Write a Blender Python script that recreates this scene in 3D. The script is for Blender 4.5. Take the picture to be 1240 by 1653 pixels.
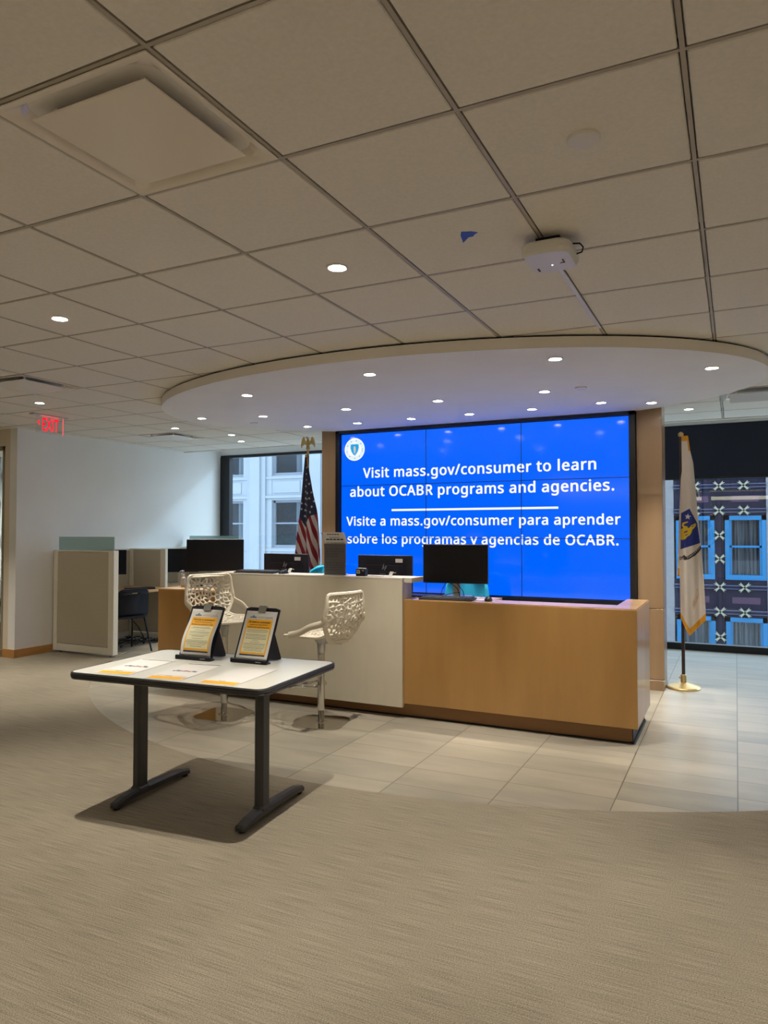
import bpy, math, random, json
from mathutils import Vector, Matrix
PI = math.pi
R = math.radians
random.seed(7)
scene = bpy.context.scene
for o in list(bpy.data.objects):
    bpy.data.objects.remove(o, do_unlink=True)
COL = scene.collection

# ------------------------------------------------------------------ camera
CAM_H = 1.4772
YAW, PITCH, ROLL, FPX = -0.453025, 0.0276225, -0.00024, 1166.37
cam_data = bpy.data.cameras.new('camera')
cam_data.sensor_fit = 'HORIZONTAL'
cam_data.sensor_width = 36.0
cam_data.lens = FPX / 1240.0 * 36.0
cam_data.clip_start = 0.05
cam_data.clip_end = 300
cam = bpy.data.objects.new('camera', cam_data)
COL.objects.link(cam)
cam.location = (0, 0, CAM_H)
fwd = Vector((math.sin(YAW) * math.cos(PITCH), math.cos(YAW) * math.cos(PITCH), math.sin(PITCH)))
rgt = Vector((math.cos(YAW), -math.sin(YAW), 0))
up = rgt.cross(fwd)
rr = rgt * math.cos(ROLL) + up * math.sin(ROLL)
uu = -rgt * math.sin(ROLL) + up * math.cos(ROLL)
cam.rotation_euler = Matrix((rr, uu, -fwd)).transposed().to_euler()
scene.camera = cam

# ------------------------------------------------------------------ colour management
scene.view_settings.view_transform = 'Standard'
scene.view_settings.look = 'None'
scene.view_settings.gamma = 1.0
scene.view_settings.use_curve_mapping = False
scene.view_settings.exposure = 0.0
scene.cycles.max_bounces = 8
scene.cycles.diffuse_bounces = 5
scene.cycles.glossy_bounces = 4
scene.cycles.transparent_max_bounces = 12
scene.cycles.use_denoising = True
scene.cycles.sample_clamp_indirect = 4.0
scene.cycles.caustics_reflective = False
scene.cycles.caustics_refractive = False

# ------------------------------------------------------------------ light: sky, canyon daylight, lamp strengths
SKY_STRENGTH = 4.4
LAMP_DISC = 100.0      # W per downlight in the oval soffit
LAMP_TILE = 128.0      # W per downlight in the tile ceiling
LAMP_COL = (1.0, 0.91, 0.77)
world = bpy.data.worlds.new('overcast_sky')
scene.world = world
world.use_nodes = True
bg = world.node_tree.nodes['Background']
bg.inputs[0].default_value = (0.66, 0.83, 1.0, 1)
bg.inputs[1].default_value = SKY_STRENGTH
sun_d = bpy.data.lights.new('daylight', 'SUN')
sun_d.energy = 1.0
sun_d.angle = R(6)
sun_d.color = (0.50, 0.77, 1.0)
sun = bpy.data.objects.new('daylight', sun_d)
COL.objects.link(sun)
SUN_DIR = Vector((-1.0, -1.0, -0.72)).normalized()
sun.rotation_euler = SUN_DIR.to_track_quat('-Z', 'Y').to_euler()
for nm, x0, x1 in (('window_portal', -7.6, -4.3), ('window_portal', -0.85, 3.5)):
    pd = bpy.data.lights.new(nm, 'AREA')
    pd.shape = 'RECTANGLE'
    pd.size = x1 - x0
    pd.size_y = 2.7
    pd.cycles.is_portal = True
    po = bpy.data.objects.new(nm, pd)
    COL.objects.link(po)
    po.location = ((x0 + x1) / 2, 9.99, 1.42)
    po.rotation_euler = (R(-90), 0, 0)

# ------------------------------------------------------------------ materials
MATS = {}
def lin(c):
    return tuple((v / 12.92 if v <= 0.04045 else ((v + 0.055) / 1.055) ** 2.4) for v in c)
def rgb(r, g, b):
    return lin((r / 255, g / 255, b / 255)) + (1,)

def mat(name, col, rough=0.6, metal=0.0, coat=0.0, var=0.0, vscale=(8, 8, 8), spec=0.5, bump=0.0, emis=None, estr=0.0, col2=None, ramp=(0.3, 0.7), trans=0.0, alpha=1.0, detail=4):
    if name in MATS:
        return MATS[name]
    m = bpy.data.materials.new(name)
    m.use_nodes = True
    nt = m.node_tree
    b = nt.nodes['Principled BSDF']
    b.inputs['Base Color'].default_value = col
    b.inputs['Roughness'].default_value = rough
    b.inputs['Metallic'].default_value = metal
    b.inputs['Specular IOR Level'].default_value = spec
    b.inputs['Coat Weight'].default_value = coat
    b.inputs['Coat Roughness'].default_value = 0.05
    b.inputs['Transmission Weight'].default_value = trans
    b.inputs['Alpha'].default_value = alpha
    if emis:
        b.inputs['Emission Color'].default_value = emis
        b.inputs['Emission Strength'].default_value = estr
    tc = nt.nodes.new('ShaderNodeTexCoord')
    mp = nt.nodes.new('ShaderNodeMapping')
    mp.inputs['Scale'].default_value = vscale
    nt.links.new(tc.outputs['Object'], mp.inputs[0])
    nz = nt.nodes.new('ShaderNodeTexNoise')
    nz.inputs['Scale'].default_value = 1.0
    nz.inputs['Detail'].default_value = detail
    nt.links.new(mp.outputs[0], nz.inputs['Vector'])
    if var > 0 or col2:
        cr = nt.nodes.new('ShaderNodeValToRGB')
        cr.color_ramp.elements[0].position = ramp[0]
        cr.color_ramp.elements[1].position = ramp[1]
        c2 = col2 or tuple(min(1, v * (1 + var)) for v in col[:3]) + (1,)
        c1 = col if col2 else tuple(v * (1 - var) for v in col[:3]) + (1,)
        cr.color_ramp.elements[0].color = c1
        cr.color_ramp.elements[1].color = c2
        nt.links.new(nz.outputs['Fac'], cr.inputs[0])
        nt.links.new(cr.outputs[0], b.inputs['Base Color'])
    if bump > 0:
        bp = nt.nodes.new('ShaderNodeBump')
        bp.inputs['Strength'].default_value = bump
        bp.inputs['Distance'].default_value = 0.002
        nt.links.new(nz.outputs['Fac'], bp.inputs['Height'])
        nt.links.new(bp.outputs[0], b.inputs['Normal'])
    MATS[name] = m
    return m

def glass_mat(name, tint=(1, 1, 1, 1), refl=1.0, ior=1.5):
    m = bpy.data.materials.new(name)
    m.use_nodes = True
    nt = m.node_tree
    nt.nodes.clear()
    out = nt.nodes.new('ShaderNodeOutputMaterial')
    mx = nt.nodes.new('ShaderNodeMixShader')
    tr = nt.nodes.new('ShaderNodeBsdfTransparent')
    tr.inputs[0].default_value = tint
    gl = nt.nodes.new('ShaderNodeBsdfGlossy')
    gl.inputs['Roughness'].default_value = 0.0
    fr = nt.nodes.new('ShaderNodeFresnel')
    geo = nt.nodes.new('ShaderNodeNewGeometry')
    mr = nt.nodes.new('ShaderNodeMapRange')
    mr.inputs['To Min'].default_value = ior
    mr.inputs['To Max'].default_value = 1.0 / ior      # same reflectance from either side of a thin pane
    nt.links.new(geo.outputs['Backfacing'], mr.inputs['Value'])
    nt.links.new(mr.outputs['Result'], fr.inputs[0])
    mu = nt.nodes.new('ShaderNodeMath')
    mu.operation = 'MULTIPLY'
    mu.inputs[1].default_value = refl
    nt.links.new(fr.outputs[0], mu.inputs[0])
    nt.links.new(mu.outputs[0], mx.inputs[0])
    nt.links.new(tr.outputs[0], mx.inputs[1])
    nt.links.new(gl.outputs[0], mx.inputs[2])
    nt.links.new(mx.outputs[0], out.inputs[0])
    return m

M_wall = mat('painted_wall', rgb(240, 240, 239), 0.75, var=0.02, vscale=(1.5, 1.5, 1.5), bump=0.05)
M_wall_warm = mat('painted_wall_warm', rgb(220, 210, 192), 0.75, var=0.02, vscale=(2, 2, 2))
M_tile = mat('acoustic_tile', rgb(236, 232, 225), 0.9, var=0.035, vscale=(70, 70, 70), bump=0.15)
M_tee = mat('ceiling_tee_metal', rgb(170, 162, 150), 0.5)
M_plaster = mat('soffit_plaster', rgb(245, 244, 242), 0.8, var=0.015, vscale=(3, 3, 3))
M_fascia = mat('soffit_fascia_paint', rgb(242, 238, 232), 0.8, var=0.015, vscale=(3, 3, 3))
M_maple = mat('maple_veneer', rgb(172, 130, 76), 0.28, coat=0.15, col2=rgb(182, 140, 84), vscale=(6, 6, 0.8), ramp=(0.35, 0.65), detail=6)
M_mapletop = mat('maple_veneer_top', rgb(190, 152, 106), 0.25, coat=0.2, col2=rgb(200, 164, 120), vscale=(1, 9, 9))
M_maplelight = mat('maple_column', rgb(156, 128, 98), 0.3, coat=0.15, col2=rgb(168, 140, 110), vscale=(9, 9, 0.7), detail=6)
M_kick = mat('maple_kickboard', rgb(140, 100, 62), 0.5, col2=rgb(150, 110, 70), vscale=(2, 8, 8))
M_base_wood = mat('oak_baseboard', rgb(176, 126, 70), 0.4, col2=rgb(186, 138, 82), vscale=(3, 3, 20))
M_laminate = mat('cream_laminate', rgb(216, 209, 192), 0.35, var=0.025, vscale=(14, 14, 3), coat=0.1)
M_solid = mat('white_solid_surface', rgb(226, 220, 208), 0.3, var=0.01)
M_black = mat('black_plastic', rgb(20, 22, 33), 0.5, spec=0.3)
M_blacks = mat('black_satin', rgb(15, 17, 26), 0.35, spec=0.25)
M_darkframe = mat('dark_window_frame', rgb(22, 24, 30), 0.5)
M_shade = mat('dark_roller_fabric', rgb(40, 44, 58), 0.9, var=0.05, vscale=(200, 200, 200))
M_white = mat('white_plastic', rgb(226, 224, 220), 0.4)
M_chair = mat('cream_shell_plastic', rgb(238, 230, 212), 0.4)
M_chrome = mat('chrome', (0.62, 0.60, 0.57, 1), 0.12, metal=1.0)
M_steel = mat('brushed_steel', (0.5, 0.5, 0.5, 1), 0.3, metal=1.0)
M_tabletop = mat('white_table_laminate', rgb(212, 212, 205), 0.3, var=0.01)
M_tablemetal = mat('charcoal_powder_coat', rgb(52, 52, 54), 0.45)
M_rubber = mat('black_rubber', rgb(18, 18, 18), 0.7)
M_fabric = mat('panel_fabric', rgb(190, 183, 165), 0.95, var=0.06, vscale=(160, 160, 160), bump=0.2)
M_creammetal = mat('cream_metal', rgb(236, 232, 218), 0.5)
M_frost = mat('frosted_glass', rgb(150, 190, 190), 0.35, trans=0.0, alpha=0.62)
M_gold = mat('gold_metal', (0.66, 0.49, 0.22, 1), 0.38, metal=0.75)
M_goldfringe = mat('gold_fringe', rgb(214, 150, 40), 0.7, var=0.15, vscale=(200, 200, 30))
M_pole = mat('dark_pole', rgb(50, 36, 34), 0.35)
M_teal = mat('teal_fabric', rgb(20, 150, 190), 0.8, var=0.05, vscale=(150, 150, 150))
M_paper = mat('white_paper', rgb(222, 221, 219), 0.7)
M_yellow = mat('yellow_ink', rgb(240, 176, 26), 0.6)
M_cream = mat('cream_ink', rgb(226, 222, 186), 0.7)
M_ink = mat('dark_ink', rgb(50, 46, 50), 0.7)
M_greyink = mat('grey_ink', rgb(140, 134, 118), 0.7)
M_navyink = mat('navy_ink', rgb(50, 52, 86), 0.7)
M_blueink = mat('blue_ink', rgb(70, 110, 140), 0.7)
M_redink = mat('red_ink', rgb(150, 60, 80), 0.7)
M_lens = mat('lamp_lens', (1, 1, 1, 1), 0.5, emis=(1.0, 0.92, 0.80, 1), estr=90.0)
M_screen = None
M_winglass = glass_mat('window_glass', (0.96, 0.985, 0.99, 1), 1.1)
M_clear = glass_mat('clear_acrylic', (0.96, 0.97, 0.97, 1), 0.6)

# ------------------------------------------------------------------ mesh builder
class MB:
    def __init__(s):
        s.v, s.f, s.mi, s.mats = [], [], [], []
        s.cur = 0
        s.T = Matrix.Identity(4)
    def m(s, material):
        if material not in s.mats:
            s.mats.append(material)
        s.cur = s.mats.index(material)
        return s
    def add(s, vs, fs, T=None):
        if False:
            s.cur = 0
        M = s.T @ T if T is not None else s.T
        n = len(s.v)
        s.v += [tuple(M @ Vector(p)) for p in vs]
        s.f += [tuple(i + n for i in f) for f in fs]
        s.mi += [s.cur] * len(fs)
        return s
    def box(s, a, b, bev=0.0, T=None):
        x0, y0, z0 = (min(a[i], b[i]) for i in range(3))
        x1, y1, z1 = (max(a[i], b[i]) for i in range(3))
        if bev <= 0:
            vs = [(x0, y0, z0), (x1, y0, z0), (x1, y1, z0), (x0, y1, z0), (x0, y0, z1), (x1, y0, z1), (x1, y1, z1), (x0, y1, z1)]
            fs = [(0, 3, 2, 1), (4, 5, 6, 7), (0, 1, 5, 4), (1, 2, 6, 5), (2, 3, 7, 6), (3, 0, 4, 7)]
            return s.add(vs, fs, T)
        bev = min(bev, (x1 - x0) / 2.01, (y1 - y0) / 2.01, (z1 - z0) / 2.01)
        # chamfered box : 24 verts
        vs, idx = [], {}
        for sx in (0, 1):
            for sy in (0, 1):
                for sz in (0, 1):
                    X, Y, Z = (x0, x1)[sx], (y0, y1)[sy], (z0, z1)[sz]
                    dx, dy, dz = (bev, -bev)[sx], (bev, -bev)[sy], (bev, -bev)[sz]
                    idx[sx, sy, sz] = len(vs)
                    vs += [(X, Y + dy, Z + dz), (X + dx, Y, Z + dz), (X + dx, Y + dy, Z)]
        I = lambda a, b, c, k: idx[a, b, c] + k
        fs = [(I(0, 0, 0, 0), I(0, 0, 1, 0), I(0, 1, 1, 0), I(0, 1, 0, 0)), (I(1, 0, 0, 0), I(1, 1, 0, 0), I(1, 1, 1, 0), I(1, 0, 1, 0)),
              (I(0, 0, 0, 1), I(1, 0, 0, 1), I(1, 0, 1, 1), I(0, 0, 1, 1)), (I(0, 1, 0, 1), I(0, 1, 1, 1), I(1, 1, 1, 1), I(1, 1, 0, 1)),
              (I(0, 0, 0, 2), I(0, 1, 0, 2), I(1, 1, 0, 2), I(1, 0, 0, 2)), (I(0, 0, 1, 2), I(1, 0, 1, 2), I(1, 1, 1, 2), I(0, 1, 1, 2))]
        for a in (0, 1):
            for b2 in (0, 1):
                fs.append((I(a, b2, 0, 0), I(a, b2, 1, 0), I(a, b2, 1, 1), I(a, b2, 0, 1)))
                fs.append((I(a, 0, b2, 0), I(a, 1, b2, 0), I(a, 1, b2, 2), I(a, 0, b2, 2)))
                fs.append((I(0, a, b2, 1), I(1, a, b2, 1), I(1, a, b2, 2), I(0, a, b2, 2)))
                for c in (0, 1):
                    fs.append((I(a, b2, c, 0), I(a, b2, c, 1), I(a, b2, c, 2)))
        return s.add(vs, fs, T)
    def prism(s, poly, z0, z1, T=None):
        n = len(poly)
        vs = [(x, y, z0) for x, y in poly] + [(x, y, z1) for x, y in poly]
        fs = [tuple(range(n - 1, -1, -1)), tuple(range(n, 2 * n))] + [(i, (i + 1) % n, (i + 1) % n + n, i + n) for i in range(n)]
        return s.add(vs, fs, T)
    def poly(s, pts, T=None):
        return s.add(pts, [tuple(range(len(pts)))], T)
    def lathe(s, prof, n=24, T=None, cap=True, sx=1, sy=1):
        vs, fs = [], []
        for r, z in prof:
            for k in range(n):
                a = 2 * PI * k / n
                vs.append((r * math.cos(a) * sx, r * math.sin(a) * sy, z))
        m = len(prof)
        for j in range(m - 1):
            for k in range(n):
                k2 = (k + 1) % n
                fs.append((j * n + k, j * n + k2, (j + 1) * n + k2, (j + 1) * n + k))
        if cap:
            fs.append(tuple(range(n - 1, -1, -1)))
            fs.append(tuple((m - 1) * n + k for k in range(n)))
        return s.add(vs, fs, T)
    def tube(s, pts, r, n=8, closed=False, flat=None, T=None):
        pts = [Vector(p) for p in pts]
        N = len(pts)
        rs = r if isinstance(r, (list, tuple)) else [r] * N
        vs, fs = [], []
        prev = None
        for i, p in enumerate(pts):
            if closed:
                t = (pts[(i + 1) % N] - pts[i - 1]).normalized()
            else:
                t = (pts[min(i + 1, N - 1)] - pts[max(i - 1, 0)]).normalized()
            if prev is None:
                a = Vector((0, 0, 1)) if abs(t.z) < 0.9 else Vector((1, 0, 0))
                u = t.cross(a).normalized()
            else:
                u = (prev - t * prev.dot(t)).normalized()
            prev = u
            w = t.cross(u)
            fx, fy = flat if flat else (1, 1)
            for k in range(n):
                a = 2 * PI * k / n
                vs.append(tuple(p + u * math.cos(a) * rs[i] * fx + w * math.sin(a) * rs[i] * fy))
        M = N if closed else N - 1
        for i in range(M):
            i2 = (i + 1) % N
            for k in range(n):
                k2 = (k + 1) % n
                fs.append((i * n + k, i * n + k2, i2 * n + k2, i2 * n + k))
        if not closed:
            fs.append(tuple(range(n - 1, -1, -1)))
            fs.append(tuple((N - 1) * n + k for k in range(n)))
        return s.add(vs, fs, T)
    def sphere(s, c, r, n=14, T=None):
        rx, ry, rz = r if isinstance(r, tuple) else (r, r, r)
        vs, fs = [], []
        h = n // 2
        for j in range(h + 1):
            th = PI * j / h
            for k in range(n):
                a = 2 * PI * k / n
                vs.append((c[0] + rx * math.sin(th) * math.cos(a), c[1] + ry * math.sin(th) * math.sin(a), c[2] + rz * math.cos(th)))
        for j in range(h):
            for k in range(n):
                k2 = (k + 1) % n
                fs.append((j * n + k, (j + 1) * n + k, (j + 1) * n + k2, j * n + k2))
        return s.add(vs, fs, T)
    def grid(s, fn, nu, nv, T=None, matfn=None):
        n = len(s.v)
        M = s.T @ T if T is not None else s.T
        for j in range(nv + 1):
            for i in range(nu + 1):
                s.v.append(tuple(M @ Vector(fn(i / nu, j / nv))))
        for j in range(nv):
            for i in range(nu):
                a = n + j * (nu + 1) + i
                s.f.append((a, a + 1, a + nu + 2, a + nu + 1))
                if matfn:
                    s.m(matfn((i + .5) / nu, (j + .5) / nv))
                s.mi.append(s.cur)
        return s
    def build(s, name, material=None, parent=None, smooth=False, solid=0.0, angle=35):
        me = bpy.data.meshes.new(name)
        me.from_pydata(s.v, [], s.f)
        mats = [material] if material is not None else s.mats
        for m in mats:
            me.materials.append(m)
        if material is None and len(mats) > 1:
            me.polygons.foreach_set('material_index', s.mi)
        me.validate()
        me.update()
        if smooth:
            me.polygons.foreach_set('use_smooth', [True] * len(me.polygons))
            try:
                me.set_sharp_from_angle(angle=R(angle))
            except Exception:
                pass
        o = bpy.data.objects.new(name, me)
        COL.objects.link(o)
        if parent is not None:
            o.parent = parent
        if solid:
            md = o.modifiers.new('thickness', 'SOLIDIFY')
            md.thickness = abs(solid)
            md.offset = 0
        return o

def empty(name, loc=(0, 0, 0), rz=0.0, label=None, cat=None, group=None):
    o = bpy.data.objects.new(name, None)
    o.empty_display_size = 0.1
    COL.objects.link(o)
    o.location = loc
    o.rotation_euler = (0, 0, rz)
    return tag(o, label, cat, group)
def tag(o, label=None, cat=None, group=None, kind=None):
    if label: o['label'] = label
    if cat: o['category'] = cat
    if group: o['group'] = group
    if kind: o['kind'] = kind
    return o
def copy_tree(o, parent=None):
    c = o.copy()
    COL.objects.link(c)
    if parent is not None:
        c.parent = parent
    for ch in list(o.children):
        copy_tree(ch, c)
    return c
def Tm(loc=(0, 0, 0), rx=0, ry=0, rz=0, s=1):
    return Matrix.Translation(loc) @ Matrix.Rotation(rz, 4, 'Z') @ Matrix.Rotation(ry, 4, 'Y') @ Matrix.Rotation(rx, 4, 'X') @ Matrix.Diagonal((s, s, s, 1))
def basis(o, x, y):
    """matrix whose local x, y axes are the given directions"""
    x = Vector(x).normalized(); y = Vector(y).normalized(); z = x.cross(y)
    M = Matrix((x, y, z)).transposed().to_4x4()
    return Matrix.Translation(o) @ M

# ---- filled outlines and lettering
def fill2d(polys):
    c = bpy.data.curves.new('tmp', 'CURVE')
    c.dimensions = '2D'
    c.fill_mode = 'BOTH'
    for p in polys:
        sp = c.splines.new('POLY')
        sp.points.add(len(p) - 1)
        for i, (x, y) in enumerate(p):
            sp.points[i].co = (x, y, 0, 1)
        sp.use_cyclic_u = True
    return curve_mesh(c)
def curve_mesh(c):
    o = bpy.data.objects.new('tmp', c)
    COL.objects.link(o)
    dg = bpy.context.evaluated_depsgraph_get()
    dg.update()
    me = o.evaluated_get(dg).to_mesh()
    vs = [tuple(v.co) for v in me.vertices]
    fs = [tuple(p.vertices) for p in me.polygons]
    z = 0
    o.evaluated_get(dg).to_mesh_clear()
    bpy.data.objects.remove(o, do_unlink=True)
    if c.name in bpy.data.curves:
        bpy.data.curves.remove(c)
    return [(x, y, 0.0) for x, y, zz in vs], fs
TXT = {}
def text_geo(body, offset=0.0):
    if (body, offset) not in TXT:
        c = bpy.data.curves.new('tmp', 'FONT')
        c.body = body
        c.size = 1
        c.offset = offset
        c.resolution_u = 3
        TXT[body, offset] = curve_mesh(c)
    return TXT[body, offset]
def put_text(mb, body, T, width=None, height=None, align='C', offset=0.012):
    """text in the xy plane of T, scaled to a width (and height of its own box)"""
    vs, fs = text_geo(body, offset)
    if not vs:
        return
    x0, x1 = min(v[0] for v in vs), max(v[0] for v in vs)
    sx = width / (x1 - x0)
    sy = sx if height is None else height / 0.7
    ox = {'C': -(x0 + x1) / 2, 'L': -x0, 'R': -x1}[align]
    mb.add([((v[0] + ox) * sx, v[1] * sy, 0) for v in vs], fs, T)

def rrect(w, h, r, n=5, cx=0, cy=0):
    pts = []
    for sx, sy, a0 in ((1, 1, 0), (-1, 1, 90), (-1, -1, 180), (1, -1, 270)):
        for k in range(n + 1):
            a = R(a0 + 90 * k / n)
            pts.append((cx + sx * (w / 2 - r) + r * math.cos(a), cy + sy * (h / 2 - r) + r * math.sin(a)))
    return pts
GLYPHS = json.loads(r'''{".":[180,[[89,-9,60,1,48,36,60,71,89,81,119,71,132,36,119,1]]],"/":[250,[[7,0,185,480,243,480,64,0]]],"A":[429,[[0,0,187,482,242,482,428,0,366,0,308,148,118,148,61,0],[138,202,290,202,236,347,230,367,221,396,214,419,203,378,193,347]]],"B":[436,[[65,0,65,480,202,480,257,477,303,468,338,453,364,431,379,400,384,361,361,290,293,255,293,251,348,234,386,197,400,136,395,96,380,63,356,36,322,16,282,4,234,0],[126,275,214,275,251,278,279,284,299,295,322,354,315,388,294,411,272,420,242,426,205,428,126,428],[126,51,222,51,261,54,290,62,311,76,336,141,310,202,288,215,257,222,218,225,126,225]]],"C":[424,[[261,-7,215,-3,174,7,139,24,109,46,85,75,65,109,52,149,44,192,41,240,44,287,53,330,67,368,88,403,114,431,146,455,183,472,225,483,271,486,320,483,364,474,404,458,379,407,330,425,271,433,223,427,182,410,149,381,124,343,110,296,105,240,109,184,123,137,146,98,178,69,219,52,270,46,330,52,385,65,385,13,329,-2]]],"O":[524,[[263,-7,216,-3,174,7,139,24,109,48,84,76,65,111,52,150,44,193,41,241,44,288,52,331,65,370,84,404,109,433,139,456,174,473,216,483,263,487,309,484,349,473,384,456,414,433,439,405,458,370,472,331,481,288,484,240,481,193,472,150,458,110,439,76,414,47,384,24,349,7,308,-3],[263,46,312,51,352,69,382,98,403,137,416,184,420,240,416,297,403,344,382,382,352,411,313,428,263,434,214,428,174,411,143,382,122,344,109,297,105,240,109,184,122,137,143,98,173,69,213,51]]],"R":[418,[[65,0,65,480,197,480,252,476,296,464,329,446,353,419,367,385,372,343,358,279,322,239,276,215,408,0,337,0,221,198,126,198,126,0],[126,249,197,249,233,252,261,259,283,272,303,301,310,340,303,381,281,407,259,418,230,425,194,427,126,427]]],"V":[403,[[171,0,0,480,63,480,171,172,189,117,201,67,214,117,232,173,339,480,403,480,232,0]]],"a":[377,[[144,-7,114,-4,86,5,63,19,45,40,34,67,31,100,36,133,50,161,73,183,106,200,150,210,203,215,265,217,265,238,260,277,245,301,190,318,136,310,89,291,71,335,126,357,193,366,233,363,266,353,291,337,308,314,319,283,322,245,322,0,279,0,268,51,265,51,216,7],[158,41,234,66,251,86,261,112,264,144,264,176,211,174,171,170,140,163,118,152,98,130,92,99,110,55]]],"b":[413,[[228,-7,158,9,116,46,111,46,99,0,57,0,57,510,116,510,116,386,115,344,113,312,116,312,158,351,228,366,269,361,305,345,335,319,358,283,372,237,376,180,372,123,358,77,335,40,305,14,269,-1],[219,42,248,46,273,58,291,78,304,105,312,139,315,181,304,256,272,302,218,317,183,313,157,302,138,284,126,258,119,224,116,182,116,179,119,138,126,105,138,78,157,58,184,46]]],"c":[322,[[201,-7,117,13,58,73,46,103,39,138,37,178,39,220,47,256,59,286,119,347,206,367,259,361,300,347,282,298,244,310,204,315,145,300,110,254,98,179,101,139,110,105,124,79,144,60,170,48,201,44,253,50,294,65,294,13,254,-2]]],"d":[413,[[185,-7,143,-2,107,14,77,40,55,76,41,123,37,179,41,236,55,283,78,319,108,346,144,361,185,367,254,351,297,314,301,314,299,339,297,367,297,510,356,510,356,0,308,0,300,48,297,48,254,9],[194,42,228,46,255,56,274,74,287,98,295,129,298,168,298,179,295,220,288,254,275,282,256,302,229,314,193,318,164,313,140,301,122,280,109,252,101,218,98,178,101,138,109,105,122,78,141,58,165,46]]],"e":[379,[[210,-7,120,14,59,76,37,177,57,279,112,344,196,367,276,347,327,290,345,204,345,169,98,169,102,131,113,100,129,76,152,58,180,47,213,44,274,50,328,69,328,17,274,-1],[99,216,283,216,262,290,234,311,195,318,158,312,129,291]]],"g":[413,[[195,-161,145,-159,102,-151,65,-138,65,-84,103,-100,148,-109,198,-112,240,-105,271,-85,291,-53,298,-11,298,3,298,27,300,48,297,48,268,17,231,-1,185,-7,142,-1,106,15,76,42,54,79,41,125,37,179,41,233,54,278,76,316,106,344,142,361,185,367,249,353,298,312,301,312,309,360,356,360,356,-6,352,-53,338,-92,317,-122,286,-144,245,-157],[194,42,227,45,253,55,273,71,287,94,295,126,298,165,298,179,295,224,287,259,273,285,252,303,226,313,193,317,153,308,123,281,109,254,101,220,98,179,101,138,109,104,123,77,153,50]]],"i":[173,[[87,420,62,429,52,457,62,486,87,495,111,486,122,457,111,429],[57,0,57,360,116,360,116,0]]],"l":[173,[[57,0,57,510,116,510,116,0]]],"m":[628,[[57,0,57,360,105,360,113,311,117,311,162,353,223,367,273,360,310,340,333,306,336,306,386,352,452,367,489,363,520,353,543,335,560,310,570,277,574,234,574,0,515,0,515,232,507,279,483,308,442,317,410,314,385,304,367,287,355,264,347,234,345,199,345,0,286,0,286,232,278,279,253,308,212,317,180,313,155,302,137,283,125,258,118,226,116,187,116,0]]],"n":[415,[[57,0,57,360,105,360,113,311,117,311,165,353,230,367,270,363,302,353,328,335,346,310,357,277,361,234,361,0,302,0,302,230,293,278,266,307,222,317,186,313,158,302,139,283,126,258,119,226,116,187,116,0]]],"o":[406,[[202,-7,117,15,58,79,37,181,42,236,57,282,82,318,116,345,156,361,204,367,290,345,349,282,370,181,365,126,350,79,325,42,291,15,250,-1],[203,42,237,46,263,59,283,80,298,107,306,141,309,181,306,220,298,253,283,281,263,301,236,313,203,317,169,313,143,301,123,281,109,253,101,220,98,181,101,141,109,107,123,80,143,59,170,46]]],"p":[413,[[57,-161,57,360,105,360,113,311,116,311,158,351,228,367,270,362,305,346,335,320,358,284,372,238,376,181,372,124,358,78,335,41,305,14,269,-1,228,-7,159,9,116,46,112,46,115,17,116,-13,116,-161],[219,42,273,60,305,110,315,181,312,220,304,253,291,280,272,301,248,313,218,317,185,314,159,303,140,286,127,262,119,231,116,192,116,181,119,140,126,106,138,78,157,58,184,46]]],"r":[277,[[57,0,57,360,105,360,112,294,115,294,160,345,225,367,247,366,267,363,260,308,241,312,221,313,169,298,131,256,116,192,116,0]]],"s":[322,[[148,-7,83,-1,35,16,35,70,87,50,149,41,214,55,234,94,227,118,200,140,146,164,86,191,48,223,34,271,44,312,72,342,99,356,132,364,169,367,231,360,284,343,264,296,216,312,165,318,110,307,91,275,99,249,129,229,183,206,242,180,279,147,291,99,287,67,274,41,253,20,224,5,189,-4]]],"t":[242,[[167,-7,115,3,77,37,62,105,62,314,11,314,11,343,62,366,86,443,121,443,121,360,225,360,225,314,121,314,121,106,137,57,177,42,205,44,228,49,228,4,201,-4]]],"u":[415,[[184,-7,144,-3,111,7,86,25,68,49,57,83,53,124,53,360,113,360,113,128,122,81,148,52,193,42,229,46,256,57,276,76,289,102,296,134,299,173,299,360,358,360,358,0,310,0,301,48,298,48,250,6]]],"v":[341,[[136,0,0,360,63,360,140,148,151,115,162,80,169,52,171,52,179,81,190,116,201,148,278,360,341,360,204,0]]],"y":[342,[[56,-161,28,-160,7,-156,7,-109,25,-111,47,-113,97,-95,127,-49,146,-1,1,360,64,360,142,155,160,104,172,57,175,57,187,101,206,156,279,360,343,360,187,-50,139,-131,116,-148,89,-158]]]," ":[174,[]]}''')
# ------------------------------------------------------------------ room shell
CH = 2.7045            # tile ceiling height
T0X, T0Y, TS = -2.5456, 1.9588, 0.6096
XL, XR, YB, YW = -7.6, 3.6, -6.0, 9.9
YL = 9.5            # plane of the left window
EX, EY, EA, EB = -2.3, 8.95, 4.92, 5.28      # ellipse that bounds the stone floor

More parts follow.
